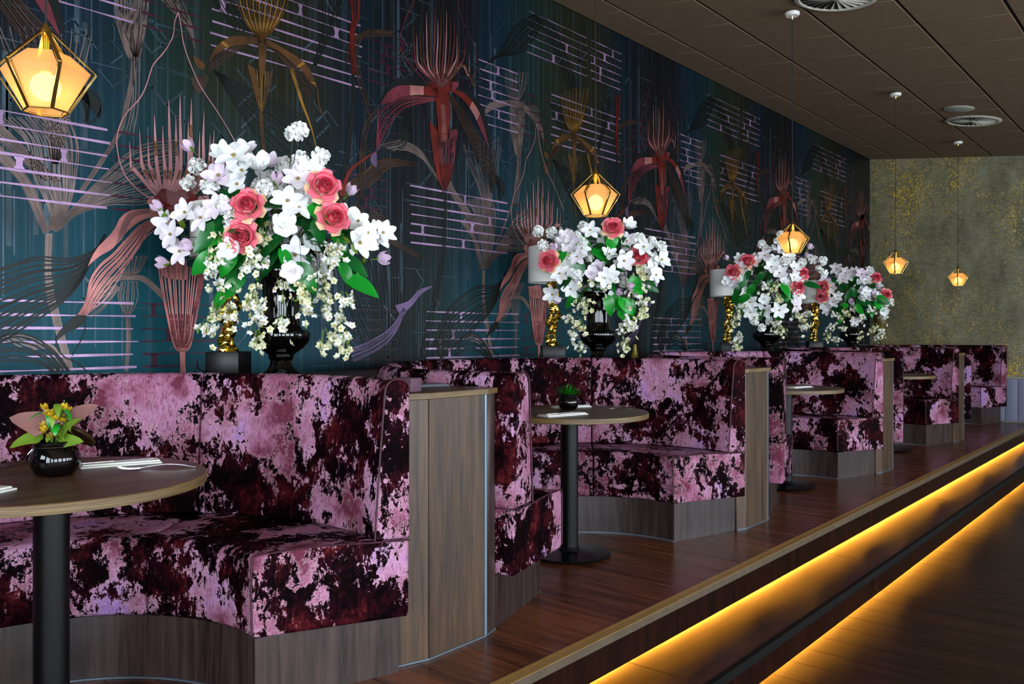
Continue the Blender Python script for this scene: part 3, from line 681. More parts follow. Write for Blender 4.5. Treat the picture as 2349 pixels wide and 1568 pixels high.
# small beige orchid under the pink one
wf.bundle([(262, 590), (275, 620), (290, 632)], [(340, 585), (322, 620), (300, 632)], 14, .004)
wf.strip([(212, 668), (232, 645), (262, 632), (300, 630), (335, 635), (372, 668)], [(216, 685), (240, 660), (265, 645), (300, 642), (330, 648), (375, 690)])
wf.bundle([(278, 645), (270, 680), (280, 710), (290, 722)], [(312, 645), (315, 680), (305, 710), (296, 722)], 8, .004)
wf.bundle([(288, 722), (290, 780), (286, 850)], [(297, 722), (298, 780), (292, 850)], 4, .004)
wf.bundle([(215, 690), (235, 668), (265, 652)], [(205, 730), (235, 710), (275, 660)], 7, .004)
# pale orchid between the red ones
wf.bundle([(1158, 165), (1160, 200), (1170, 228)], [(1212, 165), (1205, 200), (1192, 228)], 12, .005)
wf.strip([(1112, 250), (1125, 235), (1160, 230), (1190, 232), (1215, 250), (1240, 285)], [(1112, 262), (1135, 250), (1165, 243), (1190, 245), (1210, 262), (1242, 300)])
wf.bundle([(1172, 280), (1180, 320), (1188, 355)], [(1202, 280), (1198, 320), (1192, 355)], 9, .005)
wf.bundle([(1187, 355), (1187, 420), (1180, 470)], [(1194, 355), (1193, 420), (1188, 470)], 3, .005)
wf.bundle([(860, 330), (905, 320), (960, 340), (1000, 400)], [(900, 345), (935, 345), (975, 370), (1005, 415)], 9, .005)
wf.bundle([(1120, 545), (1075, 480), (1035, 420), (1010, 330)], [(1105, 545), (1050, 470), (1010, 400), (985, 300)], 10, .005)
wf.bundle([(1060, 330), (1075, 380), (1100, 440), (1112, 520)], [(1150, 320), (1140, 390), (1130, 440), (1118, 520)], 14, .0045, jit=.01)
wf.place('printed_web_flower', [I_BEI], 2)
# brick courses in mauve / maroon
bp = Print(); rb = random.Random(7)
def courses(x0, x1, zs, mi, w=.011, joints=True):
    for i, z in enumerate(zs):
        a = x0+rb.uniform(0, .02); b = x1+rb.uniform(-.015, .015)
        bp.ribbon([(a, z), ((a+b)/2, z+rb.uniform(-.002, .002)), (b, z)], lambda u: w*(0.75+0.35*math.sin(u*9+i)), mi, 18, raw=True)
        if joints and i+1 < len(zs):
            for q in range(1 if rb.random() < .62 else 0):
                x = rb.uniform(a+.05, b-.08); hh = zs[i+1]-z; bw = rb.uniform(.02, .035)
                bp.ribbon([(x, z), (x, z+hh)], lambda u: bw*(0.55+0.5*abs(math.cos(u*PI))**1.5+0.25*math.sin(u*PI*3)**2), mi, 10, raw=True)
zs1 = [1.718+.0585*i for i in range(7)]; zs0 = [1.0+.0585*i for i in range(6)]; zs2 = [2.585+.0600*i for i in range(8)]
courses(0.80, 1.74, zs1, 0); courses(1.745, 2.02, zs1, 1, .010, False); courses(2.1, 2.35, zs1[1:5], 1, .008, False); courses(2.55, 3.1, zs1[:5], 0, .007, False); courses(3.1, 3.4, zs1, 1, .009)
courses(0.93, 1.86, zs0, 0); courses(1.87, 2.4, zs0, 1, .009); courses(2.5, 2.75, zs0[1:4], 0, .006, False); courses(3.1, 3.5, zs0, 1, .007, False)
courses(2.23, 3.2, zs2[:7], 0, .010); courses(1.42, 1.85, zs2, 0, .009); courses(1.87, 2.2, zs2[:6], 1, .010, False); courses(3.22, 3.6, zs2[1:7], 1, .010)
courses(1.95, 2.7, [3.19+.06*i for i in range(6)], 0, .007); courses(2.75, 3.2, [3.19+.06*i for i in range(6)], 0, .009)
bp.place('printed_brick_courses', [I_PINK, I_MAR], 3)
# dark line leaves
dk = Print()
dk.bundle([(242, 535), (222, 568), (165, 592), (90, 588), (40, 600), (-20, 622), (-110, 680), (-190, 790)], [(203, 600), (182, 650), (135, 700), (60, 748), (0, 785), (-60, 810), (-110, 840), (-150, 870)], 17, .008, jit=.008)
dk.bundle([(-60, 800), (0, 770), (60, 765), (120, 800), (160, 850)], [(-60, 850), (0, 830), (60, 830), (100, 840), (120, 855)], 7, .008)
dk.poly([(197, 714), (176, 722), (152, 740), (132, 766), (127, 782), (150, 765), (178, 752), (196, 735)])
dk.ribbon([(195, 735), (194, 760), (180, 790), (165, 815)], .005); dk.ribbon([(128, 778), (132, 800), (150, 820), (175, 830), (200, 852)], .006)
dk.bundle([(490, 160), (555, 265), (610, 340), (650, 378)], [(490, 160), (560, 196), (645, 238), (735, 292), (770, 330)], 15, .006)
dk.bundle([(478, -30), (500, 20), (540, 70)], [(525, -30), (550, 20), (580, 75)], 8, .006)
dk.bundle([(795, 505), (832, 600), (855, 720), (848, 850)], [(930, 640), (926, 720), (915, 800), (905, 850)], 15, .005)
dk.bundle([(780, 590), (800, 700), (830, 780), (870, 850)], [(810, 560), (850, 690), (890, 770), (915, 850)], 12, .005)
dk.bundle([(735, -20), (740, 60), (728, 110), (718, 150)], [(790, -20), (770, 40), (745, 110), (725, 150)], 6, .006)
dk.bundle([(806, 160), (806, 240), (795, 330), (780, 430)], [(812, 160), (812, 240), (803, 330), (792, 430)], 4, .007)
dk.bundle([(820, 350), (868, 310), (915, 302), (941, 290)], [(830, 372), (880, 352), (925, 336), (943, 294)], 9, .007)
dk.bundle([(1014, 435), (1018, 480), (1010, 600), (985, 720), (955, 850)], [(1022, 435), (1024, 480), (1018, 600), (995, 720), (970, 850)], 4, .006)
dk.poly([(1124, 398), (1122, 425), (1130, 445), (1136, 420), (1150, 440), (1157, 450), (1156, 425), (1146, 410), (1130, 392)])
dk.bundle([(1118, 145), (1150, 110), (1180, 60), (1230, 30)], [(1150, 125), (1185, 125), (1215, 105), (1240, 60)], 12, .006)
dk.bundle([(1230, 30), (1270, 60), (1300, 130), (1330, 210)], [(1240, 60), (1265, 100), (1290, 170), (1310, 220)], 8, .005)
dk.ribbon([(185, 195), (215, 210), (231, 235), (225, 265), (205, 283), (192, 275)], .007); dk.bundle([(150, 180), (190, 200), (205, 240), (200, 280)], [(185, 225), (192, 240), (195, 255), (198, 278)], 6, .007)
dk.place('printed_dark_leaf', [I_DK], 4)
# gold orchid
go = Print()
for i in range(17):
    u = i/16; go.ribbon([(528+150*u, -70+25*abs(u-.5)), (548+105*u, 20), (572+56*u, 65), (598+6*u, 88)], lambda q: .004+.010*q, i % 2, 14)
go.strip([(478, 142), (487, 118), (505, 98), (530, 84), (560, 83), (598, 88)], [(478, 142), (500, 122), (520, 110), (545, 104), (570, 102), (598, 100)], lambda u: 1 if .35 < u < .45 or .7 < u < .75 else 0)
go.strip([(604, 86), (640, 106), (680, 130), (705, 152), (720, 182), (728, 205)], [(604, 100), (630, 118), (665, 145), (690, 160), (705, 182), (728, 205)], lambda u: 1 if .45 < u < .55 or .8 < u < .86 else 0)
go.bundle([(480, 140), (500, 122), (545, 104)], [(476, 165), (505, 150), (560, 104)], 8, .004, 2); go.bundle([(640, 118), (690, 165), (720, 205)], [(620, 108), (680, 180), (705, 230)], 8, .005, 2)
go.strip([(590, 88), (592, 130), (594, 172)], [(612, 88), (610, 130), (606, 172)], 0)
go.strip([(566, 146), (574, 180), (583, 215), (592, 245), (597, 262)], [(583, 158), (592, 190), (597, 215), (599, 240), (599, 262)], 0); go.strip([(628, 152), (622, 185), (614, 220), (606, 245), (600, 262)], [(610, 172), (606, 195), (603, 220), (601, 240), (600, 262)], 2)
go.bundle([(575, 160), (585, 210), (596, 255)], [(622, 165), (613, 210), (601, 255)], 8, .004, 1)
go.bundle([(594, 258), (597, 300), (600, 330), (608, 370)], [(600, 258), (603, 300), (606, 330), (614, 370)], 3, .005, 0)
go.ribbon([(668, 158), (690, 230), (712, 290), (725, 340)], lambda u: .022*(1-u)+.005, 1); go.ribbon([(728, 205), (731, 240), (740, 265)], .008, 0)
go.poly([(436, 178), (475, 172), (472, 195), (455, 214), (440, 195)], 2); go.poly([(442, 125), (470, 148), (460, 160), (446, 145)], 0)
go.bundle([(730, 500), (760, 440), (830, 400), (880, 365), (952, 372)], [(770, 520), (800, 450), (850, 425), (895, 385), (958, 378)], 12, .006, 2); go.ribbon([(790, 440), (830, 400), (880, 366), (955, 374)], .010, 0)
go.bundle([(790, 150), (800, 100), (840, 70), (900, 72)], [(815, 130), (830, 90), (850, 85), (905, 82)], 7, .006, 2); go.bundle([(812, 130), (822, 200), (835, 230), (842, 265)], [(818, 120), (830, 190), (842, 225), (848, 265)], 4, .006, 2)
go.bundle([(850, 480), (885, 500), (910, 550), (960, 585)], [(835, 500), (870, 530), (900, 560), (960, 592)], 9, .006, 2)
go.bundle([(860, 250), (830, 300), (820, 420), (810, 520)], [(872, 250), (842, 300), (832, 420), (822, 520)], 4, .006, 2)
go.place('printed_gold_orchid', [I_GOLD, I_GLT, I_BRN], 5)
# pink orchid
po = Print()
tips = [(296, 324), (319, 297), (338, 316), (353, 264), (372, 289), (386, 228), (402, 265), (412, 218), (431, 277), (438, 226), (457, 303), (467, 254), (481, 309), (490, 298), (515, 322), (530, 350)]
for i, t_ in enumerate(tips):
    u = i/(len(tips)-1); bx = 355+85*u; side = (u-.5)*2
    pts = [t_, (t_[0]+4*-side, t_[1]+60), (t_[0]-side*12, 390), (bx-side*2, 445), (398, 470)]
    po.ribbon(pts, lambda q: .0015+.026*math.sin(min(1, q*1.25)*PI/2)*(1-.45*q), 0, 18)
    po.ribbon([pts[1], ((pts[1][0]+pts[2][0])/2, (pts[1][1]+pts[2][1])/2)] if i % 3 == 0 else [pts[2], ((pts[2][0]*.6+pts[3][0]*.4), pts[2][1]*.6+pts[3][1]*.4)], .014, 3, 5)
po.poly([(352, 455), (372, 432), (400, 440), (428, 432), (450, 452), (440, 480), (400, 490), (362, 482)], 2)
po.poly([(335, 462), (350, 450), (368, 470), (350, 482)], 1); po.poly([(455, 450), (478, 450), (470, 475), (445, 480)], 0)
po.ribbon([(408, 28), (400, 50), (395, 85), (375, 120), (350, 150), (335, 195), (318, 228), (285, 265), (268, 310), (270, 355), (285, 400), (312, 432), (345, 455), (372, 462)], .0055, 0, 60)
po.ribbon([(408, 28), (414, 60), (420, 100), (435, 145), (460, 200), (500, 260), (530, 310), (548, 345)], .0055, 0, 40)
po.strip([(400, 472), (350, 478), (302, 482), (276, 498), (262, 524), (245, 545), (225, 565), (210, 588), (200, 612)], [(400, 492), (365, 496), (330, 503), (300, 522), (276, 548), (256, 571), (230, 586), (212, 600), (200, 612)], 1)
po.strip([(340, 480), (302, 486), (285, 500), (274, 530), (268, 552)], [(345, 488), (312, 496), (296, 512), (286, 536), (270, 558)], 0)
po.bundle([(400, 494), (330, 510), (292, 545), (258, 582), (228, 606), (206, 640), (196, 690), (178, 722)], [(420, 502), (350, 520), (318, 565), (290, 605), (252, 650), (222, 690), (206, 712), (196, 722)], 9, .006, 4, jit=.01)
po.ribbon([(430, 505), (350, 530), (300, 590), (265, 650), (235, 690), (205, 712)], .005, 0)
po.strip([(357, 603), (372, 632), (400, 640), (428, 642)], [(357, 598), (374, 598), (400, 596), (428, 596)], 4)
po.bundle([(359, 602), (372, 680), (388, 755), (400, 797), (414, 806)], [(470, 615), (458, 680), (444, 755), (434, 797), (420, 806)], 17, .0065, 4); po.bundle([(386, 720), (395, 770), (405, 798)], [(444, 720), (438, 770), (428, 798)], 8, .011, 5)
po.strip([(440, 612), (452, 650), (440, 720)], [(470, 600), (466, 650), (450, 720)], 5)
po.strip([(411, 806), (412, 830), (412, 860)], [(424, 806), (424, 830), (426, 860)], 4)
po.strip([(1065, 735)]*1+[(1060, 745), (940, 700)] if False else [(905, 700), (935, 690), (960, 665), (990, 655)], [(915, 720), (940, 705), (965, 675), (990, 658)], 6)
po.bundle([(800, 800), (850, 780), (895, 750), (925, 705)], [(810, 830), (870, 800), (905, 765), (930, 710)], 7, .005, 7)
po.poly([(862, 345), (850, 358), (850, 372), (862, 384), (864, 365)], 6); po.ribbon([(866, 240), (864, 300), (863, 346)], .004, 7); po.ribbon([(905, 260), (888, 310), (866, 345)], .004, 7)
po.place('printed_pink_orchid', [I_ROSE, I_SAL, I_RED, I_GLT, I_SAL, I_CRIM, I_LIL, I_LIL], 6)
# red orchid
ro = Print()
sh = Print(); sh.strip([(1005, 198), (980, 190), (950, 180), (915, 180), (895, 192), (880, 215)], [(1005, 202), (960, 198), (920, 197), (898, 205), (885, 218), (872, 238)]); sh.strip([(1035, 203), (1070, 208), (1098, 235), (1115, 270), (1124, 330)], [(1035, 206), (1060, 215), (1088, 245), (1105, 285), (1118, 332)])
sh.place('printed_petal_shadow', [I_DK], 6)
rt = [(948, 59), (955, 80), (962, 54), (970, 75), (977, 30), (986, 50), (996, 21), (1003, 45), (1010, 25), (1017, 48), (1023, 25), (1032, 39), (1041, 50), (1047, 80), (1052, 68), (1064, 82), (1075, 125), (1089, 154)]
for i, t_ in enumerate(rt):
    u = i/(len(rt)-1); side = (u-.5)*2
    ro.ribbon([t_, (t_[0]-1*side, t_[1]+50), (1010+side*55, 150), (1010+side*22, 182), (1012, 200)], lambda q: .002+.017*math.sin(min(1, q*1.2)*PI/2)*(1-.3*q), i % 3, 16)
ro.poly([(982, 190), (1000, 172), (1012, 165), (1026, 176), (1038, 198), (1025, 216), (1002, 216)], 3)
ro.poly([(1028, 190), (1050, 188), (1045, 205), (1030, 206)], 4)
ro.strip([(1004, 202), (960, 197), (920, 196), (896, 206), (882, 222), (870, 240)], [(1004, 222), (960, 218), (922, 222), (900, 232), (885, 238), (870, 241)], lambda u: 4 if u > .28 else (5 if .12 < u else 3))
ro.strip([(1030, 207), (1060, 228), (1085, 262), (1102, 300), (1118, 334)], [(1042, 206), (1066, 216), (1092, 246), (1108, 285), (1119, 333)], lambda u: 3 if u < .4 else (5 if u < .6 else 4))
ro.bundle([(1000, 224), (930, 222), (888, 240), (868, 262), (862, 330)], [(1000, 230), (935, 246), (905, 272), (880, 310), (864, 345)], 7, .005, 6, jit=.01)
ro.bundle([(1035, 216), (1068, 262), (1098, 312), (1124, 342), (1134, 395)], [(1030, 224), (1055, 280), (1085, 345), (1112, 400), (1135, 420)], 13, .0045, 7)
ro.strip([(998, 218), (1002, 270), (1006, 325)], [(1030, 218), (1032, 270), (1024, 325)], 3); ro.strip([(1010, 240), (1012, 280), (1012, 325)], [(1020, 240), (1022, 280), (1024, 325)], 5)
ro.strip([(984, 278), (990, 340), (1002, 405), (1014, 436)], [(1003, 300), (1006, 345), (1012, 400), (1019, 437)], 3)
ro.bundle([(1006, 326), (1007, 370), (1013, 415), (1018, 437)], [(1046, 310), (1042, 360), (1032, 410), (1021, 437)], 10, .007, 4); ro.strip([(1030, 300), (1048, 300), (1040, 350)], [(1030, 318), (1040, 318), (1032, 350)], 4)
ro.strip([(1005, 375), (1010, 410), (1017, 437)], [(1040, 375), (1033, 410), (1022, 437)], 3)
ro.bundle([(800, -20), (806, 40), (802, 80), (806, 170)], [(826, -20), (822, 40), (812, 80), (812, 170)], 5, .009, 3); ro.ribbon([(782, 450), (800, 395), (830, 368), (860, 348)], lambda u: .03*(1-u)+.004, 3)
ro.ribbon([(965, -30), (935, 30), (918, 80), (920, 120), (955, 165), (985, 200)], .006, 6, 30); ro.ribbon([(1040, -30), (1060, 50), (1088, 110), (1090, 150), (1075, 200)], .005, 6, 26)
ro.place('printed_red_orchid', [I_CRIM, I_ROSE, I_GOLD, I_RED, I_CRIM, I_SAL, I_CRIM, I_BRN], 7)

# ================================================================== PENDANTS, CEILING FITTINGS
def ceil_hit(px, py):
    d = ray(px, py); t = (ZC-SLOPE*WY-EYE.z)/(d.z-SLOPE*d.y); return EYE+d*t
M_PEACH = m_shade('peach_frosted_glass', G4(0.96, 0.60, 0.31), 0.34)
M_BULB = m_emit('warm_bulb', G4(1.0, 0.74, 0.27), 11.0)
PD = [(105, 2.22), (1366, 4.18), (1823, 6.03), (2058, 8.03), (2200, 10.03)]
PCAN = [None, None, (1812, 14), (2051, 202), (2195, 314)]
PZ0 = 1.735
def make_pendant(x, y, cz, turn):
    p_ = empty('pendant_lamp', (x, y, PZ0), turn)
    RW, ZW_, RB, HA = 0.122, 0.108, 0.056, 0.218
    V = lambda r, k, z: Vector((r*math.cos(k*PI/3), r*math.sin(k*PI/3), z))
    fr = MB()
    for k in range(6):
        out = V(1, k, 0)
        fr.bar(V(0.014, k, HA-.006), V(RW, k, ZW_), 0.0035, 0.010, out.cross(UP)); fr.bar(V(RW, k, ZW_), V(RB, k, 0.002), 0.0035, 0.010, out.cross(UP))
        fr.bar(V(RB, k, 0.003), V(RB, k+1, 0.003), 0.005, 0.004)
    fo = fr.build('brass_frame', M_BRASS, p_, bevel=0.0008, seg=1)
    for k in range(6):
        a, b, c, d = V(RB-.004, k+.03, .006), V(RB-.004, k+.97, .006), V(RW-.013, k+.97, ZW_), V(RW-.013, k+.03, ZW_); e, f_ = V(0.060, k+.97, ZW_+.044), V(0.060, k+.03, ZW_+.044)
        m = MB(); m.add([a, b, c, d, e, f_], [(0, 1, 2, 3), (3, 2, 4, 5)]); m.build('glass_panel', M_PEACH, p_, smooth=False)
    MB().lathe([(0, HA-.012), (0.017, HA-.012), (0.017, HA-.004), (0.010, HA+.006), (0.005, HA+.016), (0, HA+.016)], 20, cap=False).build('cap', M_BRASS, p_)
    MB().lathe([(0.008, 0.125), (0.008, HA-.01)], 16).build('stem', M_BRASS, p_)
    MB().lathe([(0.0, 0.105), (0.016, 0.106), (0.016, 0.135), (0, 0.136)], 18, cap=False).build('bulb_holder', M_BRASS, p_)
    pr = [(0.037*math.sin(PI*i/14), 0.068-0.037*math.cos(PI*i/14)) for i in range(15)]
    MB().lathe(pr, 24, cap=False).build('bulb', M_BULB, p_)
    top = cz-PZ0
    MB().tube([(0, 0, HA+.012), (0, 0, top-.03)], 0.0026, 6).build('cord', M_CORD, p_)
    cn = MB().lathe([(0, -.002), (0.048, -.002), (0.052, -.006), (0.052, -.02), (0.044, -.03), (0, -.031)], 32, cap=False).build('ceiling_rose', M_WHITE, p_, (0, 0, top-.011))
    MB().lathe([(0, -.03), (0.010, -.03), (0.006, -.045), (0.003, -.055), (0, -.055)], 14, cap=False).build('cord_grip', M_BRASS, cn)
    return p_
PLB = ['brass framed peach glass pendant hanging over the yellow-flowered jar', 'brass framed peach glass pendant over the table with the grass pot', 'brass framed peach glass pendant over the table with only a napkin',
       'brass framed peach glass pendant over the bare table', 'brass framed peach glass pendant over the corner booth']
for i, (px, t_) in enumerate(PD):
    if PCAN[i]: c = ceil_hit(PCAN[i][0], PCAN[i][1]+6); x, y = c.x, c.y; dpx = gt(px, 0, (c-EYE).dot(FW)); x, y = (c.x+dpx.x)/2, (c.y+dpx.y)/2
    else: q = gt(px, 0, t_); x, y = q.x, q.y
    tag(make_pendant(x, y, zceil(y)-0.012*ca, YAW+(0.0 if i else 0.244)+PI/6*1.0), PLB[i], 'pendant lamp', 'pendants above the booths')
M_VENT = plain('vent_white', '#b8b2a4', 0.5)
def vent(px, py, label):
    c = ceil_hit(px, py); v = empty('swirl_air_vent', c-Vector((0, 0, 0.013))); v.rotation_euler = (ang, 0, 0)
    MB().lathe([(0.232, 0), (0.275, 0), (0.275, -.006), (0.262, -.014), (0.240, -.014), (0.232, -.004)], 56, cap=False).build('rim', M_VENT, v)
    MB().lathe([(0, -.0005), (0.233, -.0005), (.233, -.002), (0, -.002)], 40, cap=False).build('back_plate', plain('vent_dark', '#14100c', 0.7), v)
    MB().lathe([(0, -.0025), (0.03, -.0025), (0.026, -.014), (0, -.016)], 20, cap=False).build('hub', M_VENT, v)
    bl = MB(); bl.add([(0.034, 0, -.003), (0.23, 0.03, -.003), (0.23, 0.052, -.012), (0.034, 0.006, -.012)], [(0, 1, 2, 3)]); me = bl.mesh('vane', M_VENT, smooth=False)
    for k in range(24): link('vane', me, v, rot=(0, 0, 2*PI*k/24))
    tag(v, label, 'air vent', 'swirl air vents in the ceiling')
vent(1917, -10, 'round swirl air vent beside the pendant cord of the napkin table')
vent(2232, 274, 'round swirl air vent beside the small ceiling disc')
c = ceil_hit(2200, 246); v = empty('ceiling_speaker', c-Vector((0, 0, 0.0128))); v.rotation_euler = (ang, 0, 0)
MB().lathe([(0.118, 0), (0.142, 0), (0.142, -.004), (0.132, -.010), (0.118, -.008)], 40, cap=False).build('rim', M_VENT, v)
MB().lathe([(0, -.0005), (0.117, -.0005), (0.117, -.009), (0.09, -.015), (0, -.018)], 40, cap=False).build('grille', plain('grille_white', '#9aa096', 0.6), v)
tag(v, 'small flat white disc in the ceiling next to the swirl vent', 'ceiling disc')

# ================================================================== TABLE LAMPS AND URNS ON THE LEDGE
LP = [(525, 3.52), (1268, 3.52), (1671, 3.52), (1868, 3.52)]
def make_lamp():
    l = empty('table_lamp')
    bs = MB().box(-.078, .078, -.078, .078, 0, 0.125).build('plinth', M_BASEB, l, bevel=0.003)
    cable = MB().tube(catmull([(-.05, .079, 0.03), (-.10, .10, 0.05), (-.135, .09, 0.09), (-.13, .10, 0.04), (-.10, .12, 0.012), (0.0, .16, 0.010)], 30), 0.0035, 6).build('cable', M_CORD, l)
    sm = MB(); H = 0.44
    for s in range(3):
        pts = []; rs = []
        for i in range(46):
            u = i/45; a = s*2*PI/3+u*3.4*PI/1.2+0.5*math.sin(u*17+s); rr = 0.024+0.015*math.sin(u*2*PI*2.5+s*1.3)
            pts.append((rr*math.cos(a), rr*math.sin(a), 0.125+H*u))
        rsd = random.Random(s+2); w_ = [rsd.uniform(.8, 1.25) for _ in range(12)]
        sm.tube(pts, lambda u: 0.0165*w_[int(u*11.99)]*(1+.25*math.sin(u*31+s)), 6)
    sm.lathe([(0, .1252), (0.038, .1252), (0.034, 0.14), (0.026, 0.155), (0, .16)], 9, cap=False)
    sm.build('gilded_stem', M_GOLD, l, smooth=False)
    MB().lathe([(0.168, 0.558), (0.17, 0.56), (0.17, 0.803), (0.168, 0.805), (0.166, 0.803), (0.166, 0.56)], 56, cap=False).build('lamp_shade', M_LSHADE, l)
    hp = MB()
    for k in range(3): hp.bar((0, 0, 0.793), (0.167*math.cos(k*2.094), 0.167*math.sin(k*2.094), 0.793), 0.004, 0.003)
    hp.tube([(0, 0, 0.55), (0, 0, 0.823)], 0.005, 8); hp.build('shade_carrier', M_BRASS, l, smooth=False)
    MB().tube([(0.016*math.cos(a), 0, 0.838+0.016*math.sin(a)) for a in [2*PI*i/16 for i in range(16)]], 0.003, 6, closed=True).build('finial', M_BRASS, l)
    return l
lm = make_lamp(); LPOS = []
LLB = ['gilded branch lamp whose white shade is mostly hidden by the largest bouquet', 'gilded branch lamp with white drum shade behind the bouquet with three pink roses', 'gilded branch lamp with white drum shade behind the napkin-only booth and bouquet of red roses', 'gilded branch lamp with white drum shade nearest the olive gold-flecked wall']
for i, (px, y) in enumerate(LP):
    o = lm if i == 0 else copy_tree(lm); q = gy(px, 765, y); o.location = (q.x, y, ZL+0.0005); LPOS.append(Vector((q.x, y, ZL))); o.rotation_euler = (0, 0, [0.62, 0.75, 0.5, 0.6][i]); tag(o, LLB[i], 'lamp', 'gilded lamps on the ledge')
UX = [(645, 3.30), (1372, 3.30), (1759, 3.24), (1953, 3.24)]
urn_p = [(0, 0), (0.095, 0), (0.097, 0.012), (0.090, 0.024), (0.066, 0.040), (0.052, 0.062), (0.048, 0.085), (0.055, 0.096), (0.060, 0.102), (0.055, 0.108), (0.066, 0.118), (0.100, 0.142), (0.124, 0.172), (0.131, 0.198), (0.128, 0.215), (0.120, 0.220), (0.096, 0.226),
         (0.084, 0.245), (0.080, 0.29), (0.081, 0.36), (0.088, 0.43), (0.104, 0.478), (0.118, 0.490), (0.118, 0.497), (0.104, 0.497), (0.086, 0.46), (0.078, 0.40), (0.076, 0.34), (0, 0.33)]
URN = MB().lathe(urn_p, 48, cap=False).mesh('urn', M_URN)
ULB = ['glossy black urn under the largest bouquet with hanging blossom', 'glossy black urn holding the bouquet with three pink roses', 'glossy black urn holding the bouquet with red roses behind the napkin-only booth', 'glossy black urn under the bouquet at the olive wall']
UPOS = []
for i, (px, y) in enumerate(UX):
    q = gy(px, 765, y); u_ = link('urn', URN, None, (q.x, y, ZL+.0005)); UPOS.append(Vector((q.x, y, ZL))); tag(u_, ULB[i], 'urn', 'black urns on the ledge')
# small ornaments by the wall
q = gy(1456, 815, 3.5)
o = MB().lathe([(0, 0), (0.034, 0), (0.030, 0.02), (0.018, 0.07), (0.013, 0.10), (0.015, 0.11), (0.010, 0.125), (0, 0.128)], 20, cap=False).build('ornament', plain('yellow_glaze', '#8f7a1a', 0.4), None, (q.x, 3.5, ZL+.0005))
tag(o, 'small tapered yellow ornament on the ledge beside a black urn', 'ornament')
q = gy(2019, 800, 3.62)
o = MB().lathe([(0, 0), (0.05, 0), (0.05, 0.01), (0.012, 0.03), (0.012, 0.10), (0.045, 0.15), (0.075, 0.32), (0.08, 0.48), (0.077, 0.48), (0.07, 0.32), (0.04, 0.16), (0, 0.13)], 28, cap=False).build('glass_vase', plain('amber_glass', '#5d5218', 0.15), None, (q.x, 3.62, ZL+.0005))
tag(o, 'tall amber vase on the ledge at the olive wall', 'vase')

# ================================================================== FLOWERS
def m_petal():
    t = NT('white_petal'); r = t.rnd(); sp = t.n('ShaderNodeSeparateXYZ'); t.set(sp.inputs[0], t.objc())
    tint = t.ramp(r, [(0.5, L('#f8fafa')), (0.8, L('#f6eef5')), (1.0, L('#ead6ea'))])
    c = t.mix(t.ramp(t.noise(t.objc(), 18, 2), [(0.45, G4(0, 0, 0)), (0.9, G4(.6, .6, .6))]), tint, L('#edf2e0'))
    t.P(Base_Color=c, Roughness=0.5); return t.m
M_PET = m_petal()
def m_rose():
    t = NT('rose_petal'); sp = t.n('ShaderNodeSeparateXYZ'); t.set(sp.inputs[0], t.objc())
    rr = t.math('SQRT', t.math('ADD', t.math('POWER', sp.outputs[0], 2.0), t.math('POWER', sp.outputs[1], 2.0)))
    lay = t.n('ShaderNodeTexWave', wave_type='RINGS', rings_direction='Z'); t.set(lay.inputs['Vector'], t.objc()); lay.inputs['Scale'].default_value = 28; lay.inputs['Distortion'].default_value = 1.5; lay.inputs['Detail'].default_value = 1
    zz = t.math('MULTIPLY_ADD', sp.outputs[2], 9.0, 0.32)
    c = t.ramp(zz, [(0.0, L('#d0c058')), (0.30, L('#f0d298')), (0.44, L('#ea5f78')), (0.70, L('#dc2c4c'))])
    c2 = t.mix(t.math('MULTIPLY', lay.outputs[1], 0.4), c, L('#f7b0b4'))
    c3 = t.mix(t.ramp(rr, [(0.0, G4(.55, .55, .55)), (0.03, G4(0, 0, 0))]), c2, L('#a3122c'))
    t.P(Base_Color=c3, Roughness=0.5); return t.m
M_ROSE = m_rose()
M_BUD = plain('bud_petal', '#e0c3dc', 0.5, 0, 0.14, 22); M_STAM = plain('stamen', '#9a8440', 0.7, 0, 0.5, 300); M_CREAM = plain('cream_blossom', '#e4e4bc', 0.6, 0, 0.18, 60); M_CHW = plain('cherry_blossom', '#f6f8f2', 0.6, 0, 0.1, 60)
M_GST = plain('green_stem', '#3a4a12', 0.6, 0, 0.3); M_BARK = plain('branch_bark', '#2a1a12', 0.8, 0, 0.4, 60); M_YST = plain('yellow_stamen', '#c2a01a', 0.6, 0, 0.3, 90)
def petal(Ln, wd, cup, base_el, az, roll=0.0, n=5, tip=0.9, z0=0.0, r0=0.004, wrap=0.0, end=0.2):
    """petal rooted near the origin; el = rise angle, cup = inward curl, wrap = bend round the axis"""
    v = []; fs = []; x, z, el = r0, z0, base_el
    for i in range(n+1):
        u = i/n; hw = wd*0.5*(math.sin(PI*min(1, (u**tip)*0.80+.13)))**0.75 if i < n else wd*0.5*end
        for q in (-1, -.5, .5, 1): v.append((x-wrap*(q*hw)**2, q*hw, z+(0.22*hw if abs(q) == 1 else 0.05*hw)*(1 if wrap == 0 else 0)))
        x += Ln/n*math.cos(el); z += Ln/n*math.sin(el); el += cup/n
    for i in range(n):
        for j in range(3): fs.append((4*i+j, 4*i+4+j, 4*i+5+j, 4*i+1+j))
    R = Matrix.Rotation(az, 4, 'Z') @ Matrix.Rotation(roll, 4, 'X')
    return [R @ Vector(p) for p in v], fs
def magnolia(seed, open_):
    r = random.Random(seed); m = MB()
    for k in range(6): m.add(*petal(r.uniform(.068, .080), r.uniform(.044, .052), r.uniform(-.5, .2)*open_+(1-open_)*1.0, rad(18+r.uniform(-8, 10)+(1-open_)*50), k*PI/3+r.uniform(-.15, .15), r.uniform(-.15, .15)), 0)
    if open_ < .7:
        for k in range(3): m.add(*petal(.055, .036, .8, rad(75), k*2.09+.5), 0)
    return m.mesh('magnolia', [M_PET], ang=80)
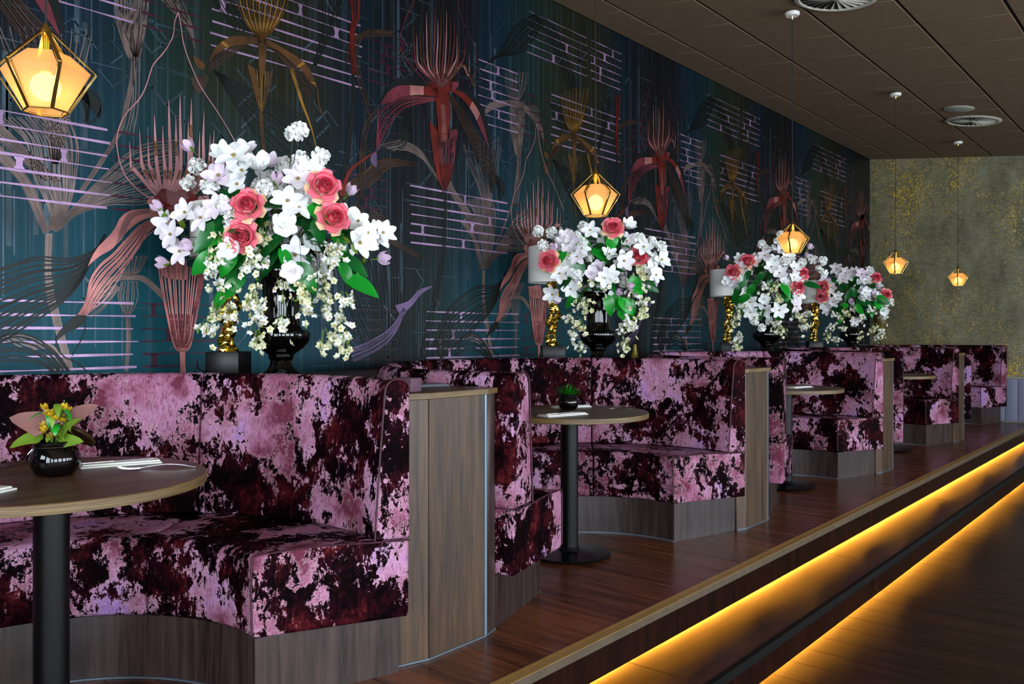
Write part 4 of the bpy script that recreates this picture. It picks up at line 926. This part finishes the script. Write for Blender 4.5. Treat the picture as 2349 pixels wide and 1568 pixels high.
def stamen():
    m = MB(); m.lathe([(0, -.004), (0.005, 0), (0.006, 0.006), (0.004, 0.014), (0, 0.018)], 8, cap=False)
    for k in range(9): a = k*.698; m.tube([(0, 0, 0.002), (.009*math.cos(a), .009*math.sin(a), .012)], .0012, 4)
    return m.mesh('stamen', M_STAM)
def rose_mesh(seed):
    r = random.Random(seed); m = MB()
    for ring, (cnt, Ln, wd, el, cup, r0, z0) in enumerate([(3, .028, .022, 92, .5, .004, .022), (3, .032, .032, 90, .5, .009, .018), (4, .036, .040, 86, .4, .014, .014), (4, .040, .052, 82, .2, .020, .009), (5, .044, .060, 72, -.5, .026, .003), (5, .048, .066, 56, -1.0, .030, -.003), (6, .046, .062, 32, -1.0, .030, -.008)]):
        for k in range(cnt): m.add(*petal(Ln, wd, cup, rad(el+r.uniform(-5, 5)), 2*PI*k/cnt+ring*.7+r.uniform(-.1, .1), r.uniform(-.1, .1), tip=.75, z0=z0, r0=r0, wrap=.42/max(r0, .01)*(1 if ring < 4 else .55), end=.55))
    m.lathe([(0, -.02), (.02, -.012), (.026, .004), (.018, .03), (0, .038)], 9, cap=False)
    return m.mesh('rose', M_ROSE, ang=80)
def pompon(seed):
    r = random.Random(seed); m = MB()
    for k in range(52):
        z = 1-2*(k+.5)/52*0.85; a = k*2.39996; s_ = math.sqrt(max(0, 1-z*z)); d = Vector((s_*math.cos(a), s_*math.sin(a), z))
        q = Vector((0, 0, 1)).rotation_difference(d); v, fs = petal(.016, .019, .9, rad(25+r.uniform(-15, 25)), r.uniform(0, 6), n=3)
        m.add([q @ (Vector(p)+Vector((0, 0, .022))) for p in v], fs)
    m.lathe([(0, -.02), (.016, -.014), (.022, 0), (.016, .016), (0, .022)], 8, cap=False)
    return m.mesh('pompon', M_CHW, ang=80)
def bud_mesh(seed):
    r = random.Random(seed); m = MB()
    for k in range(5): m.add(*petal(.062, .034, 1.15, rad(38), k*1.2566, r.uniform(-.1, .1), n=6, r0=.003), 0)
    m.lathe([(0, -.004), (.012, .004), (.014, .02), (.006, .045), (0, .052)], 9, cap=False, mi=0)
    for k in range(3): m.add(*petal(.026, .016, .7, rad(45), k*2.09, r0=.006, z0=-.004, n=3), 1)
    m.tube([(0, 0, -.03), (0, 0, 0)], .003, 5, mi=1)
    return m.mesh('bud', [M_BUD, M_LIME], ang=80)
def cherry(seed, n=15, size=.043):
    r = random.Random(seed); m = MB()
    for k in range(n):
        c = Vector((r.gauss(0, size*.42), r.gauss(0, size*.42), r.gauss(0, size*.6))); q = Vector((0, 0, 1)).rotation_difference(Vector((r.uniform(-1, 1), r.uniform(-1, 1), r.uniform(-.4, .7))).normalized())
        for j in range(5):
            v, fs = petal(.016, .015, .3, rad(25), j*1.2566, n=2, r0=.001); m.add([c+q @ Vector(p) for p in v], fs, 0 if r.random() < .75 else 1)
        m.tube([c, c+q @ Vector((0, 0, .009))], .0022, 4, mi=2)
        if k % 2 == 0: m.tube([c, c*.3+Vector((0, 0, size*.9))], .0009, 4, mi=3)
        if k % 4 == 0: v, fs = blade(.022, .009, 3, .6); m.add([c+q @ Vector(p) for p in v], fs, 3)
    return m.mesh('cherry', [M_CHW if seed % 3 else M_CREAM, M_CREAM, M_YST, M_LIME], ang=80)
MAG = [magnolia(1, 1.0), magnolia(2, .9), magnolia(3, .55), magnolia(4, .8)]; STAM = stamen(); ROSE = [rose_mesh(1), rose_mesh(2)]; POM = [pompon(1), pompon(2)]; BUD = [bud_mesh(1), bud_mesh(2)]; CHE = [cherry(k) for k in range(1, 7)]
def leaf_mesh(Ln, wd, curl, mt):
    m = MB(); v, fs = blade(Ln, wd, 8, curl, .22); m.add(v, fs); return m.mesh('leaf', mt, ang=80)
LEAF = [leaf_mesh(.15, .075, .7, M_LEAF), leaf_mesh(.13, .07, 1.0, M_LEAF), leaf_mesh(.16, .07, .4, M_LEAF2), leaf_mesh(.12, .065, 1.2, M_LEAF2)]
SMALL = leaf_mesh(.06, .026, .5, M_LIME)
def facing(d, spin):
    return Vector((0, 0, 1)).rotation_difference(d.normalized()) @ Quaternion((0, 0, 1), spin)
def bouquet(idx, crop, roses, mags, buds, poms, leaves, cherries, label, seed):
    cx0, cy0, s = crop; r = random.Random(seed); U = UPOS[idx]; tv = (U-EYE).dot(FW); toc = (EYE-U); toc.z = 0; toc.normalize()
    rim = U+Vector((0, 0, .47)); hub = rim+Vector((0, 0, .12)); sidev = UP.cross(toc)
    root = empty('flower_arrangement', rim); tag(root, label, 'bouquet', 'flower arrangements in black urns')
    def clear(p):      # keep blooms out of the lamp shades: bring them forward along the line of sight
        p = p.copy()
        for l in LPOS:
            for q in range(14):
                if (p.xy-l.xy).length < 0.245 and l.z+0.50 < p.z < l.z+0.88: p += (EYE-p).normalized()*0.03
        return p
    W = lambda p, dlo, dhi: clear(gt(cx0+p[0]/s, cy0+p[1]/s, tv+r.uniform(dlo, dhi)))
    def put(name, me, p, q, sc=1.0):
        return link(name, me, root, p-rim, q, sc)
    ends = []
    def outward(p, front=.7): 
        d = (p-hub); d.z *= .8; d = d.normalized() if d.length > 1e-4 else UP.copy()
        return (d*.75+toc*front+Vector((r.uniform(-.25, .25), r.uniform(-.25, .25), r.uniform(-.1, .3)))).normalized()
    def lat(p): return min(1, abs((p-hub).dot(sidev))/.5)
    for p in roses:
        w_ = W(p, -.24, -.18) if abs((p[0]/s+cx0)-UX[idx][0]) < 500/tv else W(p, -.10, -.05); put('rose', ROSE[r.randrange(2)], w_, facing(outward(w_, 1.3), r.uniform(0, 6)), 1.12); ends.append((w_, 0))
    def mag(p, k=None):
        k = r.choice((0, 0, 1, 2, 3)) if k is None else k; o = put('magnolia_blossom', MAG[k], p, facing(outward(p, .9), r.uniform(0, 6)), r.uniform(.86, 1.12)); link('stamen', STAM, o); ends.append((p, 1))
    def leafq(d, spin=0.0):
        x = d.normalized(); nrm = (toc*.8+UP*.6+Vector((r.uniform(-.3, .3), r.uniform(-.3, .3), 0))); z = nrm-x*nrm.dot(x); z.normalize(); y = z.cross(x)
        return Matrix((x, y, z)).transposed().to_quaternion() @ Quaternion((1, 0, 0), spin)
    for p in mags: mag(W(p, -.22, -.06))
    for p in poms: w_ = W(p, -.18, .02); put('pompon_blossom', POM[r.randrange(2)], w_, facing(outward(w_, .4), r.uniform(0, 6)), r.uniform(1.0, 1.35)); ends.append((w_, 1))
    for p in buds: w_ = W(p, -.18, 0); d = (w_-hub).normalized()+Vector((r.uniform(-.3, .3), 0, .2)); put('magnolia_bud', BUD[r.randrange(2)], w_, facing(d, r.uniform(0, 6)), r.uniform(.85, 1.05)); ends.append((w_, 1))
    for k in range(16):   # fill between the traced blooms
        a = r.uniform(0, 2*PI); q_ = math.sqrt(r.random()); w_ = hub+sidev*math.cos(a)*q_*.34+UP*(.13+math.sin(a)*q_*.24)+toc*(.10*(1-q_)+r.uniform(-.06, .02)); w_ = clear(w_)
        if k % 3 == 0: put('pompon_blossom', POM[k % 2], w_, facing(outward(w_, .5), 0), r.uniform(.9, 1.2)); ends.append((w_, 1))
        else: mag(w_)
    for k in range(18):
        a = r.uniform(0, 2*PI); w_ = hub+sidev*math.cos(a)*.26+UP*(.04+math.sin(a)*.16)+toc*r.uniform(.0, .12); d = sidev*math.cos(a)+UP*(math.sin(a)-.4)+toc*.3
        put('leaf', LEAF[k % 4], w_, leafq(d, r.uniform(-.5, .5)), r.uniform(.9, 1.2))
    # the far side of the arrangement, by the wall
    for k in range(9):
        a = r.uniform(-1.1, 1.1); mag(clear(hub-toc*r.uniform(.10, .2)+sidev*math.sin(a)*.32+UP*r.uniform(-.05, .35)), 1)
    for p in leaves:
        w_ = W(p, -.19, -.10); sd = (w_-hub).dot(sidev); d = sidev*(1 if sd > 0 else -1)*r.uniform(.25, .8)+UP*r.uniform(-1.0, -.1)+toc*.15
        if (w_-hub).z > .15: d = sidev*(1 if sd > 0 else -1)+UP*r.uniform(-.3, .5)
        put('leaf', LEAF[r.randrange(4)], w_-d.normalized()*.06, leafq(d, r.uniform(-.4, .4)), r.uniform(1.0, 1.3))
    for k in range(26):   # dense foliage core
        a = r.uniform(0, 2*PI); w_ = hub+Vector((math.cos(a)*r.uniform(.02, .16), math.sin(a)*r.uniform(.02, .14), r.uniform(-.12, .22))); d = (w_-hub)+UP*r.uniform(-.15, .1)
        put('leaf', LEAF[2+r.randrange(2)], w_, leafq(d if d.length > .01 else UP, r.uniform(-.5, .5)), r.uniform(.8, 1.1))
    for k, (e, f_) in enumerate(ends):
        if k % 3 == 0:
            for q in range(2): d = Vector((r.uniform(-1, 1), r.uniform(-1, 1), r.uniform(-.4, .6))); put('small_leaf', SMALL, e-(e-hub).normalized()*r.uniform(.03, .07), leafq(d, r.uniform(-1, 1)), r.uniform(.6, 1))
    # branches from the urn mouth to each bloom
    for k, (e, f_) in enumerate(ends):
        st = rim+Vector((r.uniform(-.05, .05), r.uniform(-.05, .05), -.08)); mid = rim.lerp(e, .5)+UP*(.07 if e.z < hub.z+.2 else .02)+Vector((r.uniform(-.03, .03), r.uniform(-.03, .03), 0))
        e2 = e-(e-hub).normalized()*.012
        MB().tube([x-rim for x in catmull([st, rim+(mid-rim)*.35+UP*.06, mid, e2], 10)], lambda u: .0036*(1-.55*u), 5).build('stem', M_BARK if k % 2 else M_GST, root)
    # hanging sprays
    for k, p in enumerate(cherries):
        w_ = W(p, -.20, -.08); put('blossom_cluster', CHE[k % 6], w_, Quaternion((0, 0, 1), r.uniform(0, 6)), r.uniform(1.05, 1.35))['kind'] = 'stuff'
        if w_.z < hub.z:
            a0 = Vector((w_.x, w_.y, 0))+UP*(hub.z+r.uniform(-.02, .1)); a0 = a0.lerp(hub, .25)
            MB().tube([x-rim for x in catmull([hub.lerp(a0, .3), a0+UP*.03, w_.lerp(a0, .5)+Vector((r.uniform(-.01, .01), 0, 0)), w_-UP*.01], 10)], .0011, 4).build('trailing_twig', M_BARK, root)
bouquet(0, (330, 270, 2.613), [(630, 530), (1075, 415), (1130, 600), (590, 710)],
 [(480, 225), (540, 230), (610, 205), (590, 320), (755, 290), (250, 570), (165, 700), (220, 800), (150, 640), (960, 490), (1005, 740), (890, 920), (900, 820), (1280, 620), (1290, 750), (1400, 710), (1430, 690), (835, 655), (920, 370), (1340, 690), (345, 600), (770, 500), (690, 310), (560, 400), (450, 350), (990, 330), (930, 540), (600, 610), (960, 420), (860, 500)],
 [(295, 195), (110, 550), (300, 770), (150, 870), (1400, 845), (1220, 460), (845, 560), (800, 400)],
 [(895, 100), (930, 80), (1060, 230), (1035, 290), (725, 425), (265, 390), (395, 405), (845, 290), (940, 250), (470, 520), (320, 290), (500, 560), (690, 420)],
 [(430, 600), (410, 680), (530, 620), (500, 860), (560, 880), (550, 980), (715, 890), (765, 810), (800, 730), (480, 1050), (1180, 730), (1240, 860), (1280, 985), (1000, 650), (820, 510), (1100, 800), (960, 930), (380, 850), (905, 975), (1220, 930), (880, 600), (700, 640), (1050, 680), (620, 800), (1060, 560), (450, 700), (1150, 850), (860, 850), (640, 720)],
 [(410, 880), (460, 1010), (430, 1170), (390, 1270), (530, 1180), (650, 1080), (690, 1150), (660, 1220), (680, 1330), (835, 1240), (660, 840), (715, 700), (1130, 860), (1060, 960), (1080, 1040), (1100, 1160), (980, 1150), (950, 1060), (1200, 1110), (1190, 1220), (1080, 1330), (1170, 1330), (840, 990), (450, 760), (610, 900), (1160, 800), (1210, 1360), (400, 930)],
 'largest bouquet of white magnolia and four pink roses in the urn by the first lamp', 11)
bouquet(1, (1150, 350, 3.1356), [(800, 545), (345, 780), (985, 750)],
 [(905, 540), (490, 680), (545, 750), (775, 730), (500, 980), (370, 1020), (790, 1060), (740, 900), (1080, 850), (1100, 770), (900, 640), (640, 560), (1150, 770), (650, 870), (840, 820), (420, 870), (1020, 680), (880, 780), (470, 630), (700, 830), (780, 880), (580, 690), (1110, 880), (760, 590)],
 [(615, 460), (395, 700), (900, 960), (820, 990), (1065, 940), (430, 1050)],
 [(265, 565), (360, 575), (300, 665), (590, 535), (540, 605), (990, 620), (1080, 640), (1150, 675), (630, 750), (545, 890), (860, 870)],
 [(690, 660), (930, 740), (890, 1090), (890, 1170), (420, 750), (960, 940), (560, 830), (450, 930), (930, 1100), (700, 720), (830, 640)],
 [(560, 1100), (500, 1200), (570, 1240), (515, 1320), (565, 1400), (610, 1110), (1030, 1080), (960, 1020), (1020, 1150), (940, 1250), (880, 1270), (895, 1390), (930, 1220), (1000, 980), (540, 930), (650, 930), (750, 960), (1010, 870)],
 'bouquet of white blossom and three pink roses beneath the grass-pot pendant', 12)
bouquet(2, (1580, 480, 4.238), [(1090, 630), (1050, 755), (435, 610), (570, 510)],
 [(740, 450), (500, 570), (500, 490), (880, 620), (1020, 660), (920, 710), (740, 870), (740, 980), (600, 1000), (1020, 570), (880, 980), (1060, 840), (1040, 940), (640, 520), (800, 560), (380, 700), (600, 900), (900, 400), (830, 500), (960, 470), (640, 480), (780, 540)],
 [(390, 490), (1130, 470), (1160, 385), (690, 490)],
 [(710, 340), (745, 375), (820, 380), (860, 310), (1205, 485), (1305, 500), (1100, 520), (1265, 580), (1310, 620), (930, 500), (640, 1080), (710, 1150), (890, 240)],
 [(540, 690), (690, 650), (470, 800), (600, 780), (450, 850), (800, 720), (540, 860), (1180, 730), (960, 870), (930, 760), (880, 1000), (640, 720), (560, 640)],
 [(750, 760), (700, 720), (830, 760), (490, 940), (480, 1040), (440, 1100), (490, 1240), (450, 1275), (880, 860), (850, 1110), (830, 1180), (900, 1180), (1040, 1030), (1150, 1020), (1100, 1060), (1120, 1150), (640, 1050), (480, 1330), (400, 620)],
 'bouquet of white magnolia and red roses behind the napkin-table pendant', 13)
bouquet(3, (1580, 480, 4.238), [(1810, 670), (1910, 830), (1305, 755), (1300, 845)],
 [(1435, 580), (1525, 620), (1600, 610), (1680, 630), (1745, 610), (1710, 810), (1720, 700), (1790, 830), (1840, 860), (1450, 850), (1320, 690), (1390, 760), (1330, 920), (1400, 900), (1620, 1080), (1890, 980), (1660, 720), (1560, 660), (1650, 760), (1350, 980), (1500, 680)],
 [(1580, 890), (1370, 700), (1640, 650), (1815, 760)],
 [(1420, 570), (1760, 600), (1960, 890), (1460, 640), (1780, 720)],
 [(1700, 900), (1500, 940), (1650, 960), (1750, 990), (1450, 960), (1560, 820), (1500, 760), (1800, 900), (1600, 800)],
 [(1600, 980), (1680, 1050), (1470, 1050), (1510, 1160), (1380, 1150), (1340, 1240), (1780, 980), (1900, 1050), (1790, 1160), (1880, 1180), (1850, 1240), (1660, 1230), (1420, 1030), (1440, 1270), (1540, 1010), (1920, 940)],
 'bouquet of white blossom and coral roses at the olive gold-flecked wall', 14)
